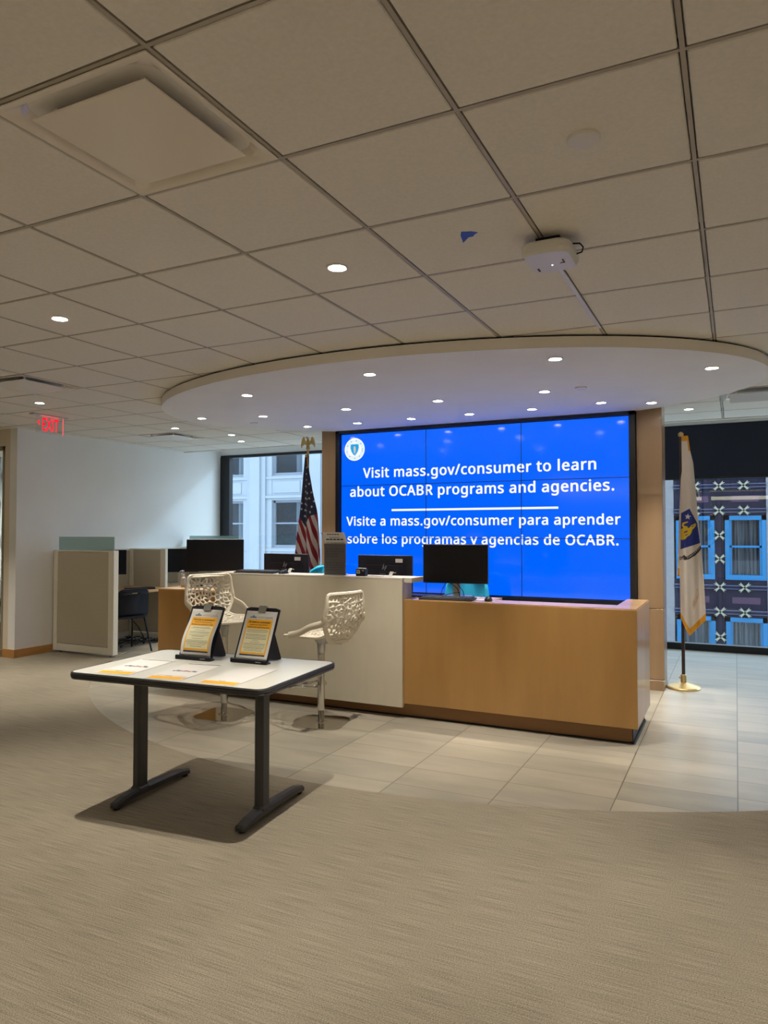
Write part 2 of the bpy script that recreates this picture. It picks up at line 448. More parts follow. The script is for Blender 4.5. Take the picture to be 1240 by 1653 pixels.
def node_floor_tiles():
    m = bpy.data.materials.new('stone_floor_tiles')
    m.use_nodes = True
    nt = m.node_tree
    L = nt.links
    b = nt.nodes['Principled BSDF']
    tc = nt.nodes.new('ShaderNodeTexCoord')
    sep = nt.nodes.new('ShaderNodeSeparateXYZ')
    L.new(tc.outputs['Object'], sep.inputs[0])
    def math_(op, a, bb=None):
        n = nt.nodes.new('ShaderNodeMath')
        n.operation = op
        for i, v in enumerate((a, bb)):
            if v is None: continue
            if isinstance(v, (int, float)): n.inputs[i].default_value = v
            else: L.new(v, n.inputs[i])
        return n.outputs[0]
    cells, lines = [], []
    for ax, off, size, g in (('X', -2.4464 - 60 * 0.6096, 0.6096, 0.0030), ('Y', 3.8886 - 60 * 0.3048, 0.3048, 0.0022)):
        u = math_('DIVIDE', math_('SUBTRACT', sep.outputs[ax], off), size)
        cells.append(math_('FLOOR', u))
        fr = math_('FRACT', u)
        d = math_('MINIMUM', fr, math_('SUBTRACT', 1.0, fr))
        lines.append(math_('LESS_THAN', d, g / size))
    grout = math_('MAXIMUM', lines[0], lines[1])
    cmb = nt.nodes.new('ShaderNodeCombineXYZ')
    L.new(cells[0], cmb.inputs[0]); L.new(cells[1], cmb.inputs[1])
    wn = nt.nodes.new('ShaderNodeTexWhiteNoise')
    L.new(cmb.outputs[0], wn.inputs[0])
    mp = nt.nodes.new('ShaderNodeMapping')
    mp.inputs['Scale'].default_value = (1.6, 5.0, 1)
    L.new(tc.outputs['Object'], mp.inputs[0])
    addv = nt.nodes.new('ShaderNodeVectorMath')
    addv.operation = 'ADD'
    sc = nt.nodes.new('ShaderNodeVectorMath'); sc.operation = 'SCALE'; sc.inputs[3].default_value = 20
    L.new(wn.outputs['Color'], sc.inputs[0])
    L.new(mp.outputs[0], addv.inputs[0]); L.new(sc.outputs[0], addv.inputs[1])
    nz = nt.nodes.new('ShaderNodeTexNoise')
    nz.inputs['Scale'].default_value = 1.2
    nz.inputs['Detail'].default_value = 5
    L.new(addv.outputs[0], nz.inputs['Vector'])
    v = math_('ADD', math_('MULTIPLY', nz.outputs['Fac'], 0.75), math_('MULTIPLY', wn.outputs['Value'], 0.25))
    cr = nt.nodes.new('ShaderNodeValToRGB')
    cr.color_ramp.elements[0].position = 0.3
    cr.color_ramp.elements[0].color = rgb(140, 136, 124)
    cr.color_ramp.elements[1].position = 0.72
    cr.color_ramp.elements[1].color = rgb(168, 161, 146)
    L.new(v, cr.inputs[0])
    mx = nt.nodes.new('ShaderNodeMix')
    mx.data_type = 'RGBA'
    mx.inputs['B'].default_value = rgb(92, 86, 75)
    L.new(grout, mx.inputs['Factor'])
    L.new(cr.outputs[0], mx.inputs['A'])
    L.new(mx.outputs['Result'], b.inputs['Base Color'])
    b.inputs['Roughness'].default_value = 0.34
    b.inputs['Specular IOR Level'].default_value = 0.45
    return m
def node_carpet():
    m = bpy.data.materials.new('striated_carpet')
    m.use_nodes = True
    nt = m.node_tree
    L = nt.links
    b = nt.nodes['Principled BSDF']
    tc = nt.nodes.new('ShaderNodeTexCoord')
    facs = []
    for scale, det in (((4.0, 210, 1), 5), ((210, 330, 1), 2), ((0.9, 1.1, 1), 3)):
        mp = nt.nodes.new('ShaderNodeMapping')
        mp.inputs['Scale'].default_value = scale
        L.new(tc.outputs['Object'], mp.inputs[0])
        nz = nt.nodes.new('ShaderNodeTexNoise')
        nz.inputs['Scale'].default_value = 1.0
        nz.inputs['Detail'].default_value = det
        L.new(mp.outputs[0], nz.inputs['Vector'])
        facs.append(nz.outputs['Fac'])
    def math_(op, a, bb):
        n = nt.nodes.new('ShaderNodeMath'); n.operation = op
        for i, v in enumerate((a, bb)):
            if isinstance(v, (int, float)): n.inputs[i].default_value = v
            else: L.new(v, n.inputs[i])
        return n.outputs[0]
    v = math_('ADD', math_('MULTIPLY', facs[0], 0.34), math_('ADD', math_('MULTIPLY', facs[1], 0.54), math_('MULTIPLY', facs[2], 0.12)))
    cr = nt.nodes.new('ShaderNodeValToRGB')
    cr.color_ramp.elements[0].position = 0.34
    cr.color_ramp.elements[0].color = rgb(90, 84, 73)
    cr.color_ramp.elements[1].position = 0.66
    cr.color_ramp.elements[1].color = rgb(174, 164, 146)
    L.new(v, cr.inputs[0])
    # worn spots
    vo = nt.nodes.new('ShaderNodeTexVoronoi')
    vo.inputs['Scale'].default_value = 1.9
    L.new(tc.outputs['Object'], vo.inputs['Vector'])
    lt = math_('LESS_THAN', vo.outputs['Distance'], 0.035)
    mx = nt.nodes.new('ShaderNodeMix')
    mx.data_type = 'RGBA'
    mx.inputs['B'].default_value = rgb(118, 106, 88)
    L.new(math_('MULTIPLY', lt, 0.6), mx.inputs['Factor'])
    L.new(cr.outputs[0], mx.inputs['A'])
    L.new(mx.outputs['Result'], b.inputs['Base Color'])
    b.inputs['Roughness'].default_value = 1.0
    b.inputs['Specular IOR Level'].default_value = 0.1
    bp = nt.nodes.new('ShaderNodeBump')
    bp.inputs['Strength'].default_value = 0.5
    bp.inputs['Distance'].default_value = 0.004
    L.new(v, bp.inputs['Height'])
    L.new(bp.outputs[0], b.inputs['Normal'])
    return m
M_stone = node_floor_tiles()
M_carpet = node_carpet()

b = MB(); b.box((XL - 3.2, YB, -0.12), (XR, YW + 0.25, 0.0))
tag(b.build('floor', M_stone), kind='structure')
# carpet: 5 mm pile around the stone ellipse
b = MB()
N = 160
th0 = math.asin((YW - EY) / EB)
inner, outer = [], []
for k in range(N + 1):
    a = (PI - th0) + (PI + 2 * th0) * k / N     # left end -> bottom -> right end
    x, y = EX + EA * math.cos(a), EY + EB * math.sin(a)
    inner.append((x, min(y, YW)))
    # ray from ellipse centre to the rectangle
    dx, dy = math.cos(a) * EA, math.sin(a) * EB
    t = 1e9
    if dx > 1e-9: t = min(t, (XR - EX) / dx)
    if dx < -1e-9: t = min(t, (XL - 3.2 - EX) / dx)
    if dy > 1e-9: t = min(t, (YW - EY) / dy)
    if dy < -1e-9: t = min(t, (YB - EY) / dy)
    t = max(t, 1.0)
    outer.append((EX + dx * t, EY + dy * t))
vs = [(x, y, 0.005) for x, y in inner] + [(x, y, 0.005) for x, y in outer] + [(x, y, 0.0) for x, y in inner]
n = N + 1
fs = [(i, i + n, i + 1 + n, i + 1) for i in range(N)] + [(i, i + 1, i + 1 + 2 * n, i + 2 * n) for i in range(N)]
b.add(vs, fs)
# fill rectangle corners left and right of the last rays
for c in ((XL - 3.2, YB), (XR, YB), (XL - 3.2, YW), (XR, YW)):
    best = None
    for i in range(N):
        p, q = outer[i], outer[i + 1]
        if abs(p[0] - q[0]) > 1e-4 and abs(p[1] - q[1]) > 1e-4:
            d = min(abs(p[0] - c[0]) + abs(p[1] - c[1]), 9)
            if best is None or d < best[0]:
                best = (d, p, q)
    if best and best[0] < 2.5:
        b.add([(best[1][0], best[1][1], 0.005), (c[0], c[1], 0.005), (best[2][0], best[2][1], 0.005)], [(0, 1, 2)])
tag(b.build('floor', M_carpet), kind='structure')

# ceiling of lay-in tiles (one mesh) and its tee grid
b = MB()
g = 0.011
i0, i1, j0, j1 = -15, 11, -14, 11
vents = {(1, -1), (-5, 3), (-7, 8), (4, 8)}
for i in range(i0, i1):
    for j in range(j0, j1):
        x0, y0 = T0X + i * TS, T0Y + j * TS
        x1, y1 = x0 + TS, y0 + TS
        if y0 >= 8.55 or x0 > XR: continue
        if (i, j) in vents: continue
        cy1 = min(y1, 8.60)
        b.box((x0 + g, y0 + g, CH), (x1 - g, cy1 - g, CH + 0.018), bev=0.0035)
ceil = tag(b.build('ceiling', M_tile), kind='structure')
b = MB()
for i in range(i0, i1 + 1):
    x = T0X + i * TS
    if x <= XR: b.box((x - 0.0065, YB, CH + 0.0005), (x + 0.0065, 8.60, CH + 0.03))
for j in range(j0, j1 + 1):
    y = T0Y + j * TS
    if y < 8.6: b.box((XL - 3.2, y - 0.0065, CH + 0.001), (XR, y + 0.0065, CH + 0.03))
tag(b.build('trim_1', M_tee), kind='structure')
b = MB(); b.box((XL - 3.2, YB, CH + 0.03), (XR, 8.62, CH + 0.10))
b.box((XL, 8.60, CH - 0.012), (XR, 8.63, 3.0))
b.box((XL, 8.60, 2.96), (-4.2, YL + 0.1, 3.06)); b.box((-4.2, 8.60, 2.96), (XR, YW + 0.1, 3.06))
tag(b.build('ceiling', M_plaster), kind='structure')

# oval soffit
DX, DY, DA, DB, DZ = -2.42, 5.86, 2.66, 1.64, 2.622
b = MB()
n = 96
ring = [(DX + DA * math.cos(2 * PI * k / n), DY + DB * math.sin(2 * PI * k / n)) for k in range(n)]
b.m(M_plaster).poly([(x, y, DZ) for x, y in ring][::-1])
vs = [(x, y, DZ) for x, y in ring] + [(x, y, CH - 0.012) for x, y in ring]
b.m(M_fascia).add(vs, [(i, (i + 1) % n, (i + 1) % n + n, i + n) for i in range(n)])
ring2 = [(DX + (DA - 0.02) * math.cos(2 * PI * k / n), DY + (DB - 0.02) * math.sin(2 * PI * k / n)) for k in range(n)]
vs = [(x, y, CH - 0.012) for x, y in ring] + [(x, y, CH - 0.012) for x, y in ring2] + [(x, y, CH + 0.01) for x, y in ring2]
b.m(M_darkframe).add(vs, [(i, (i + 1) % n, (i + 1) % n + n, i + n) for i in range(n)] + [(i + n, (i + 1) % n + n, (i + 1) % n + 2 * n, i + 2 * n) for i in range(n)])
sof = b.build('ceiling', None, smooth=True); tag(sof, kind='structure')

# walls
b = MB(); b.box((XL - 0.12, 5.74, 0), (XL, YL + 0.08, 3.06))
tag(b.build('wall_left', M_wall), kind='structure')
b = MB()
b.box((-7.81, 5.74, 0), (XL - 0.12, 5.78, 3.0))
b.box((-11, 5.74, 2.50), (-7.81, 5.78, 3.0))
tag(b.build('wall_office', M_wall_warm), kind='structure')
b = MB(); b.box((XL - 3.2, YB - 0.1, 0), (XR, YB, 3.06)); tag(b.build('wall_rear', M_wall_warm), kind='structure')
b = MB(); b.box((XL - 3.3, YB, 0), (XL - 3.2, YW, 3.06)); tag(b.build('wall_far_left', M_wall_warm), kind='structure')
b = MB(); b.box((XR, YB, 0), (XR + 0.1, YW + 0.25, 3.06)); tag(b.build('wall_right', M_wall_warm), kind='structure')
# window wall: white spandrel hidden behind the video wall, head above both windows
b = MB()
b.box((-4.2, YW, 0), (-1.3, YW + 0.2, 3.0))
b.box((XL, YL, 2.725), (-4.2, YL + 0.1, 3.0)); b.box((-4.22, YL, 0), (-4.2, YW, 3.0)); b.box((-1.3, YW, 2.86), (XR, YW + 0.2, 3.0))
tag(b.build('wall_window', M_wall), kind='structure')
b = MB()
b.box((XL, YL - 0.02, 2.685), (-4.2, YL + 0.06, 2.728)); b.box((XL, YL - 0.04, 0.0), (-4.2, YL + 0.06, 0.08))
b.box((XL, YL - 0.03, 0.08), (XL + 0.185, YL + 0.06, 2.70))
b.box((-4.26, YL - 0.02, 0.08), (-4.2, YL + 0.06, 2.70))
w1 = tag(b.build('window_1', M_darkframe), kind='structure')
b = MB(); b.box((XL + 0.185, YL + 0.016, 0.08), (-4.26, YL + 0.022, 2.685)); b.build('pane', M_winglass, w1)
b = MB()
b.box((-1.3, YW - 0.02, 2.83), (XR, YW + 0.06, 2.86)); b.box((-1.3, YW - 0.05, 0.0), (XR, YW + 0.06, 0.082))
b.box((-1.3, YW - 0.02, 0.08), (-1.24, YW + 0.06, 2.83)); b.box((1.9, YW - 0.02, 0.08), (1.96, YW + 0.06, 2.83))
w2 = tag(b.build('window_2', M_darkframe), kind='structure')
b = MB(); b.box((-1.24, YW + 0.016, 0.08), (XR, YW + 0.022, 2.83)); b.build('pane', M_winglass, w2)
# roller blind of the right window
b = MB(); b.box((-1.28, YW - 0.062, 2.17), (XR - 0.02, YW - 0.059, 2.83))
bl = tag(b.build('roller_blind', M_shade), 'dark navy roller blind half lowered over the right window behind the white flag', 'blind')
b = MB(); b.box((-1.28, YW - 0.07, 2.135), (XR - 0.02, YW - 0.05, 2.172), 0.004); b.build('hem_bar', M_darkframe, bl)
b = MB(); b.box((-1.28, YW - 0.10, 2.82), (XR - 0.02, YW - 0.03, 2.90), 0.005); b.build('cassette', M_white, bl)

# baseboard
b = MB(); b.box((XL, 5.726, 0.004), (XL + 0.014, 6.25, 0.10)); b.box((-7.81, 5.726, 0.004), (XL, 5.74, 0.10))
tag(b.build('baseboard_left', M_base_wood), kind='structure')

# glazed office front at the far left, and the office seen through it
b = MB()
M_alu = mat('office_frame_metal', rgb(142, 134, 116), 0.4, metal=0.0)
b.box((-7.842, 5.732, 0.02), (-7.81, 5.78, 2.50)); b.box((-9.3, 5.732, 2.45), (-7.81, 5.78, 2.50)); b.box((-9.3, 5.715, 0.0), (-7.81, 5.80, 0.09)); b.box((-9.34, 5.715, 0), (-9.28, 5.80, 2.5))
d1 = tag(b.build('door_1', M_alu), kind='structure')
b = MB(); b.box((-9.28, 5.755, 0.09), (-7.842, 5.763, 2.45)); b.build('pane', M_clear, d1)
b = MB(); b.box((-11.2, 5.74, 0), (-9.34, 5.78, 2.5)); tag(b.build('wall_office', M_wall_warm), kind='structure')
M_drape = mat('office_wall_film', rgb(196, 212, 222), 0.8, col2=rgb(126, 132, 140), vscale=(14, 14, 2.2), ramp=(0.48, 0.56))
b = MB(); b.box((-10.8, 8.9, 0), (XL - 0.12, 8.95, 3.0)); b.box((-10.8, 5.8, 0), (-10.77, 8.9, 3.0)); tag(b.build('wall_office', M_drape), kind='structure')

# wood clad piers either side of the video wall (with joint lines), and the white box between them
def pier(x0, x1, yb):
    b = MB()
    b.box((x0, 7.2, 0.0), (x1, yb, 0.095), 0.002)
    b.box((x0, 7.2, 0.102), (x1, yb, 0.756), 0.002)
    b.box((x0, 7.2, 0.763), (x1, yb, 2.69), 0.002)
    o = tag(b.build('wall_pier', M_maplelight), kind='structure')
    b = MB(); b.box((x0 + .006, 7.206, 0.02), (x1 - .006, yb - .006, 2.68)); b.build('joint_backing', M_kick, o)
    return o
pier(-0.838, -0.612, 7.52); pier(-4.306, -4.084, 7.52)
b = MB(); b.box((-4.10, 7.24, 0), (-0.83, 7.50, 2.69)); tag(b.build('wall_media', M_wall), kind='structure')

# ------------------------------------------------------------------ street outside (first-floor view)
FY = 27.5
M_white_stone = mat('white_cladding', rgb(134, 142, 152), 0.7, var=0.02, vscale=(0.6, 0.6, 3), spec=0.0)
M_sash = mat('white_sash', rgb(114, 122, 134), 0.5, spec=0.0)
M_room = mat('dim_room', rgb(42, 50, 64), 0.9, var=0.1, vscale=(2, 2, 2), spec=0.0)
M_curtain = mat('net_curtain', rgb(130, 138, 146), 0.8, col2=rgb(95, 102, 115), vscale=(16, 1, 0.3), ramp=(0.4, 0.6), spec=0.0)
M_greycurt = mat('grey_curtain', rgb(83, 86, 91), 0.8, col2=rgb(40, 43, 51), vscale=(16, 1, 0.3), ramp=(0.4, 0.6), spec=0.0)
M_brick = mat('painted_brick', rgb(103, 103, 107), 0.85, var=0.10, vscale=(4, 4, 14), spec=0.0)
M_dsteel = mat('dark_spandrel', rgb(31, 31, 44), 0.6, var=0.1, vscale=(2, 2, 2), spec=0.0)
M_bluewin = mat('blue_window_paint', rgb(40, 91, 131), 0.5, spec=0.0)
M_pink = mat('mauve_panel', rgb(63, 50, 64), 0.7, spec=0.0)
M_xorn = mat('pale_bronze', rgb(121, 121, 107), 0.5, spec=0.0)
M_roadm = mat('pale_concrete', rgb(214, 212, 208), 0.9)
M_streetglass = glass_mat('street_window_glass', (0.9, 0.94, 0.96, 1), 0.25)
b = MB(); b.box((-60, YW + 0.6, -6.2), (40, 45, -6.0)); tag(b.build('ground', M_roadm), kind='structure')

office = empty('office_building', (-19.0, FY, -6), 0, 'white panelled building with sash windows seen through the left window', 'building')
def bpart(b, name, m, parent):
    b.T = Matrix.Translation(-Vector(parent.location))
    b.v = [tuple(b.T @ Vector(p)) for p in b.v]
    return b.build(name, m, parent)
pitch, wz0, wz1 = 3.3, 0.76, 2.92
b = MB()
bays = [-25.6 + 3.25 * k for k in range(6)]       # left edge of each opening (1.65 wide)
xa, xb = bays[0] - 1.6, bays[-1] + 3.25
for k in range(-2, 3):
    z0 = wz0 + pitch * k
    z1 = wz1 + pitch * k
    b.box((xa, FY, z1), (xb, FY + 0.4, z0 + pitch))                       # spandrel
    b.box((xa, FY - 0.10, z1 + 0.10), (xb, FY, z1 + 0.22)); b.box((xa, FY - 0.06, z0 + pitch - 0.16), (xb, FY, z0 + pitch - 0.05))
    for x in bays:
        b.box((x + 0.12, FY - 0.035, z1 + 0.34), (x + 1.53, FY, z0 + pitch - 0.28))
for x in [xa] + [q + 1.65 for q in bays]:
    b.box((x, FY - 0.02, -6), (x + 1.6, FY + 0.4, 6.4))
    b.box((x + 0.28, FY - 0.12, -6), (x + 0.50, FY, 6.4)); b.box((x + 0.50, FY - 0.22, -6), (x + 1.05, FY, 6.4)); b.box((x + 1.05, FY - 0.12, -6), (x + 1.30, FY, 6.4))
bpart(b, 'wall', M_white_stone, office)
for x in bays:
    for k in (-1, 0, 1):
        z0, z1 = wz0 + pitch * k, wz1 + pitch * k
        b = MB()
        b.box((x, FY + 0.16, z0), (x + 0.09, FY + 0.24, z1)); b.box((x + 1.56, FY + 0.16, z0), (x + 1.65, FY + 0.24, z1))
        b.box((x, FY + 0.16, z1 - 0.10), (x + 1.65, FY + 0.24, z1)); b.box((x, FY + 0.10, z0), (x + 1.65, FY + 0.24, z0 + 0.12))
        b.box((x, FY + 0.13, z0 + 1.08), (x + 1.65, FY + 0.2, z0 + 1.15))
        w = bpart(b, 'window', M_sash, office)
        b = MB(); b.box((x + 0.05, FY + 0.2, z0 + 0.1), (x + 1.6, FY + 0.21, z1 - 0.05)); b.v = [tuple(Vector(p) - office.location) for p in b.v]; b.build('pane', M_streetglass, w)
        b = MB(); b.grid(lambda u, v, x=x, z0=z0, z1=z1: (x + 1.12 + 0.5 * u, FY + 0.34 + 0.03 * math.sin(u * 40), z0 + 0.1 + (z1 - z0 - .15) * v), 40, 2)
        b.v = [tuple(Vector(p) - office.location) for p in b.v]; b.build('curtain', M_curtain, w)
b = MB(); b.box((xa, FY + 1.2, -6), (xb, FY + 1.4, 6.4)); bpart(b, 'interior', M_room, office)

hotel = empty('brick_building', (-0.5, FY, -6), 0, 'dark building with bright blue window frames and pale cross ornaments, right window view', 'building')
b = MB(); b.box((xb, FY - 0.05, -6), (-1.97, FY + 0.5, 6.4)); b.box((0.93, FY - 0.05, -6), (2.6, FY + 0.5, 6.4)); b.box((5.5, FY - 0.05, -6), (14, FY + 0.5, 6.4))
bpart(b, 'brick_wall', M_brick, hotel)
HP = 3.47
b = MB(); b.box((-1.97, FY + 0.5, -6), (0.93, FY + 0.6, 6.4)); b.box((2.6, FY + 0.5, -6), (5.5, FY + 0.6, 6.4)); bpart(b, 'interior', M_room, hotel)
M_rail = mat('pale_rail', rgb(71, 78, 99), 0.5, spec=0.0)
for ox in (0, 4.57):
    for k in (-1, 0, 1):
        dz = HP * k
        b = MB()
        b.box((-1.97 + ox, FY, 2.04 + dz), (0.93 + ox, FY + 0.4, 3.31 + dz))
        for z in (2.20, 3.05): b.box((-1.97 + ox, FY - 0.10, z + dz - 0.04), (0.93 + ox, FY, z + dz + 0.05))
        b.box((-0.64 + ox, FY - 0.03, -0.16 + dz), (-0.38 + ox, FY + 0.4, 3.31 + dz)); b.box((-0.56 + ox, FY - 0.10, -0.16 + dz), (-0.46 + ox, FY, 3.31 + dz))
        bpart(b, 'spandrel', M_dsteel, hotel)
        b = MB()
        for z in (2.20, 3.05):
            b.box((-1.97 + ox, FY - 0.12, z + dz + 0.05), (0.93 + ox, FY, z + dz + 0.075)); b.box((-1.97 + ox, FY - 0.11, z + dz - 0.06), (0.93 + ox, FY, z + dz - 0.04))
        bpart(b, 'rail', M_rail, hotel)
        for mx0, mx1 in ((-0.14, 0.72), (-1.65, -0.85)):
            b = MB(); b.box((mx0 + ox, FY - 0.02, 2.50 + dz), (mx1 + ox, FY, 2.72 + dz)); bpart(b, 'mauve_panel', M_pink, hotel)
        for wx0, wx1 in ((-1.9, -0.66), (-0.34, 0.925)):
            wx0 += ox; wx1 += ox
            b = MB(); z0, z1 = -0.16 + dz, 2.03 + dz
            b.box((wx0, FY - 0.04, z0), (wx0 + 0.14, FY + 0.1, z1)); b.box((wx1 - 0.14, FY - 0.04, z0), (wx1, FY + 0.1, z1)); b.box((wx0, FY - 0.04, z1 - 0.15), (wx1, FY + 0.1, z1)); b.box((wx0, FY - 0.06, z0), (wx1, FY + 0.1, z0 + 0.17))
            b.box((wx0 + .14, FY + 0.02, z0 + .17), (wx0 + .21, FY + 0.14, z1 - .15)); b.box((wx1 - .21, FY + 0.02, z0 + .17), (wx1 - .14, FY + 0.14, z1 - .15)); b.box((wx0 + .14, FY + 0.02, z0 + 1.1), (wx1 - .14, FY + 0.12, z0 + 1.17))
            w = bpart(b, 'window', M_bluewin, hotel)
            b = MB(); b.box((wx0 + .1, FY + 0.1, z0 + .1), (wx1 - .1, FY + 0.11, z1 - .1)); b.v = [tuple(Vector(p) - hotel.location) for p in b.v]; b.build('pane', M_streetglass, w)
            b = MB(); b.grid(lambda u, v, x=wx0, x1=wx1, z0=z0, z1=z1: (x + .1 + (x1 - x - .2) * u, FY + 0.24 + 0.03 * math.sin(u * 60), z0 + .1 + (z1 - z0 - .2) * v), 90, 2)
            b.v = [tuple(Vector(p) - hotel.location) for p in b.v]; b.build('curtain', M_greycurt, w)
        for cx, czs in ((-0.51, (3.06, 2.21, 1.36, 0.55)), (0.25, (3.06, 2.21)), (-1.28, (3.06, 2.21))):
            for cz in czs:
                b = MB()
                for a in (42, 138):
                    pts = [(-0.22, -0.045), (-0.06, -0.026), (0.0, -0.034), (0.06, -0.026), (0.22, -0.045), (0.17, 0), (0.22, 0.045), (0.06, 0.026), (0, 0.034), (-0.06, 0.026), (-0.22, 0.045), (-0.17, 0)]
                    b.prism(pts, -0.03, 0.03, Matrix.Translation((cx + ox, FY - 0.13, cz + dz)) @ Matrix.Rotation(PI / 2, 4, 'X') @ Matrix.Rotation(R(a), 4, 'Z'))
                bpart(b, 'cross_ornament', M_xorn, hotel)
# ------------------------------------------------------------------ downlights
def downlight_proto():
    root = empty('recessed_downlight')
    b = MB(); b.lathe([(0.052, 0.004), (0.052, -0.003), (0.043, -0.006), (0.038, 0.0), (0.036, 0.004)], 24, cap=False); b.build('trim_ring', M_white, root, smooth=True)
    b = MB(); b.lathe([(0.0365, 0.0015), (0.0365, 0.0005)], 24); b.build('lens', M_lens, root)
    return root
dl0 = downlight_proto()
used = [False]
def downlight(x, y, z, watts, label, group, cone=74):
    if not used[0]:
        r = dl0; used[0] = True
    else:
        r = copy_tree(dl0)
    r.location = (x, y, z - 0.001)
    tag(r, label, 'ceiling light', group)
    ld = bpy.data.lights.new('lamp', 'SPOT')
    ld.energy = watts
    ld.color = LAMP_COL
    ld.spot_size = R(cone)
    ld.spot_blend = 1.0
    ld.shadow_soft_size = 0.012
    lo = bpy.data.objects.new('lamp', ld)
    COL.objects.link(lo)
    lo.parent = r
    lo.location = (0, 0, -0.012)
rows = [
    ('front row', 4.70, [(-3.659, 4.902), (-2.372, 4.637), (-1.058, 4.759), (-0.136, 5.50)]),
    ('middle row', 5.85, [(-4.814, 5.70), (-4.183, 5.864), (-3.247, 5.863), (-2.321, 5.841), (-1.387, 5.835)]),
    ('rear row', 6.65, [(-4.159, 6.651), (-3.555, 6.665), (-2.931, 6.649), (-2.31, 6.638), (-1.693, 6.622), (-1.056, 6.558), (-0.656, 6.754)]),
]
ordn = ['leftmost', 'second', 'third', 'fourth', 'fifth', 'sixth', 'seventh']
for nm, yy, pts in rows:
    for k, (x, y) in enumerate(pts):
        lab = ('%s of the small round downlights in the %s of the oval soffit' % (ordn[k], nm)) if k == 0 else '%s small round downlight from the left in the %s of the oval soffit' % (ordn[k], nm)
        downlight(x, y, DZ, LAMP_DISC, lab, 'downlights in the oval soffit', cone=60)
downlight(-1.646, 2.887, CH, LAMP_TILE, 'round downlight in the tile right of the big square vent, blue tape nearby', 'downlights in the tile ceiling')
downlight(-3.474, 2.885, CH, LAMP_TILE, 'round downlight in the ceiling tiles above the white table on the left', 'downlights in the tile ceiling')
downlight(-5.926, 4.706, CH, LAMP_TILE * 1.3, 'small round downlight just above the red exit sign', 'downlights in the tile ceiling')
downlight(-5.70, 7.32, CH, 20, 'tiny round downlight in the far ceiling near the left window, the nearer one', 'downlights in the tile ceiling')
downlight(-5.99, 7.90, CH, 20, 'tiny round downlight in the far ceiling near the left window, the farther one', 'downlights in the tile ceiling')
downlight(-5.94, 6.566, CH, 20, 'tiny round downlight beside the far flush ceiling vent left of the oval soffit', 'downlights in the tile ceiling')
downlight(-0.407, 7.786, CH, 30, 'small round downlight above the white flag by the right window', 'downlights in the tile ceiling')
for x in (-5.303, -3.474, -1.646, 0.183, 2.012):
    for y in (1.058, -0.771, -2.6, -4.4):
        downlight(x, y, CH, LAMP_TILE * ((1.2 if x < -5 else 0.7) if y > 0 else 0.33), 'round ceiling downlight out of view behind the camera, %s row back, %s from the left' % ({1.058: 'nearest', -0.771: 'second', -2.6: 'third', -4.4: 'last'}[y], ('first', 'second', 'third', 'fourth', 'fifth')[(-5.303, -3.474, -1.646, 0.183, 2.012).index(x)]), 'downlights behind the camera')
for x, y, where in ((0.183, 2.885, 'just past the right picture edge above the carpet'), (2.012, 2.885, 'far outside the right edge, level with the white table'), (2.012, 4.714, 'outside the right edge, level with the desk front'), (2.012, 6.54, 'outside the right edge, level with the video wall'), (-7.0, 2.885, 'outside the left edge, level with the white table'), (-7.6, 4.714, 'outside the left edge, before the glass office front')):
    downlight(x, y, CH, LAMP_TILE * (1.3 if x < -6 else 0.9), 'round ceiling downlight ' + where, 'downlights beside the picture')
# round cover plates
def plate(x, y, z, r, label, cat='ceiling cover', name='sprinkler_cover'):
    b = MB(); b.lathe([(r, 0.0), (r, -0.006), (r * 0.92, -0.010), (0.001, -0.012)], 28, cap=False)
    o = b.build(name, M_white, smooth=True); o.location = (x, y, z); tag(o, label, cat)
plate(-1.091, 5.811, DZ, 0.048, 'flat round cover plate in the oval soffit between downlights, right side')
plate(-4.53, 6.19, DZ, 0.040, 'flat round cover plate in the left part of the oval soffit')
sd = plate(-0.412, 2.268, CH, 0.052, 'plain white round disc on a ceiling tile above the access point', 'ceiling cover', 'ceiling_disc')

# ------------------------------------------------------------------ air vents
def vent(i, j, label, drop=0.0, inset=0.075):
    x0, y0 = T0X + i * TS, T0Y + j * TS
    cx, cy = x0 + TS / 2, y0 + TS / 2
    r = empty('ceiling_vent', (cx, cy, CH), 0, label, 'air vent')
    b = MB()
    h = TS / 2 - 0.008
    a = h - 0.034
    N = 12
    def ring(hw, rad, z):
        return [(px, py, z) for px, py in rrect(hw * 2, hw * 2, rad, 6)]
    rings = [ring(h, 0.004, 0.0), ring(h, 0.004, -0.004), ring(h - 0.02, 0.02, -0.004), ring(a, 0.07, 0.008), ring(a - 0.012, 0.07, 0.03), ring(a - 0.03, 0.06, 0.055)]
    n = len(rings[0])
    vs = [p for rg in rings for p in rg]
    fs = [(q * n + k, q * n + (k + 1) % n, (q + 1) * n + (k + 1) % n, (q + 1) * n + k) for q in range(len(rings) - 1) for k in range(n)]
    b.add(vs, fs)
    b.build('cone', M_ventmetal, r, smooth=True)
    b = MB(); b.box((-h + .04, -h + .04, 0.054), (h - .04, h - .04, 0.064)); b.build('plenum', mat('vent_plenum', rgb(34, 33, 34), 0.8), r)
    b = MB()
    p = TS / 2 - inset
    b.box((-p, -p, -0.020 - drop), (p, p, -0.014 - drop), 0.002)
    b.build('face_plate', M_ventmetal, r)
    b = MB()
    for sx in (-1, 1):
        for sy in (-1, 1):
            b.box((sx * (p - .05) - .008, sy * (p - .05) - .008, -0.015 - drop), (sx * (p - .05) + .008, sy * (p - .05) + .008, 0.054))
    b.build('bracket', M_ventmetal, r)
    return r
M_ventmetal = mat('vent_painted_metal', rgb(238, 230, 220), 0.25, coat=0.2)
vent(1, -1, 'large square ceiling vent with a flat face plate at the upper left', -0.006, 0.083)
vent(-5, 3, 'square ceiling vent cut by the left edge, left of the exit sign')
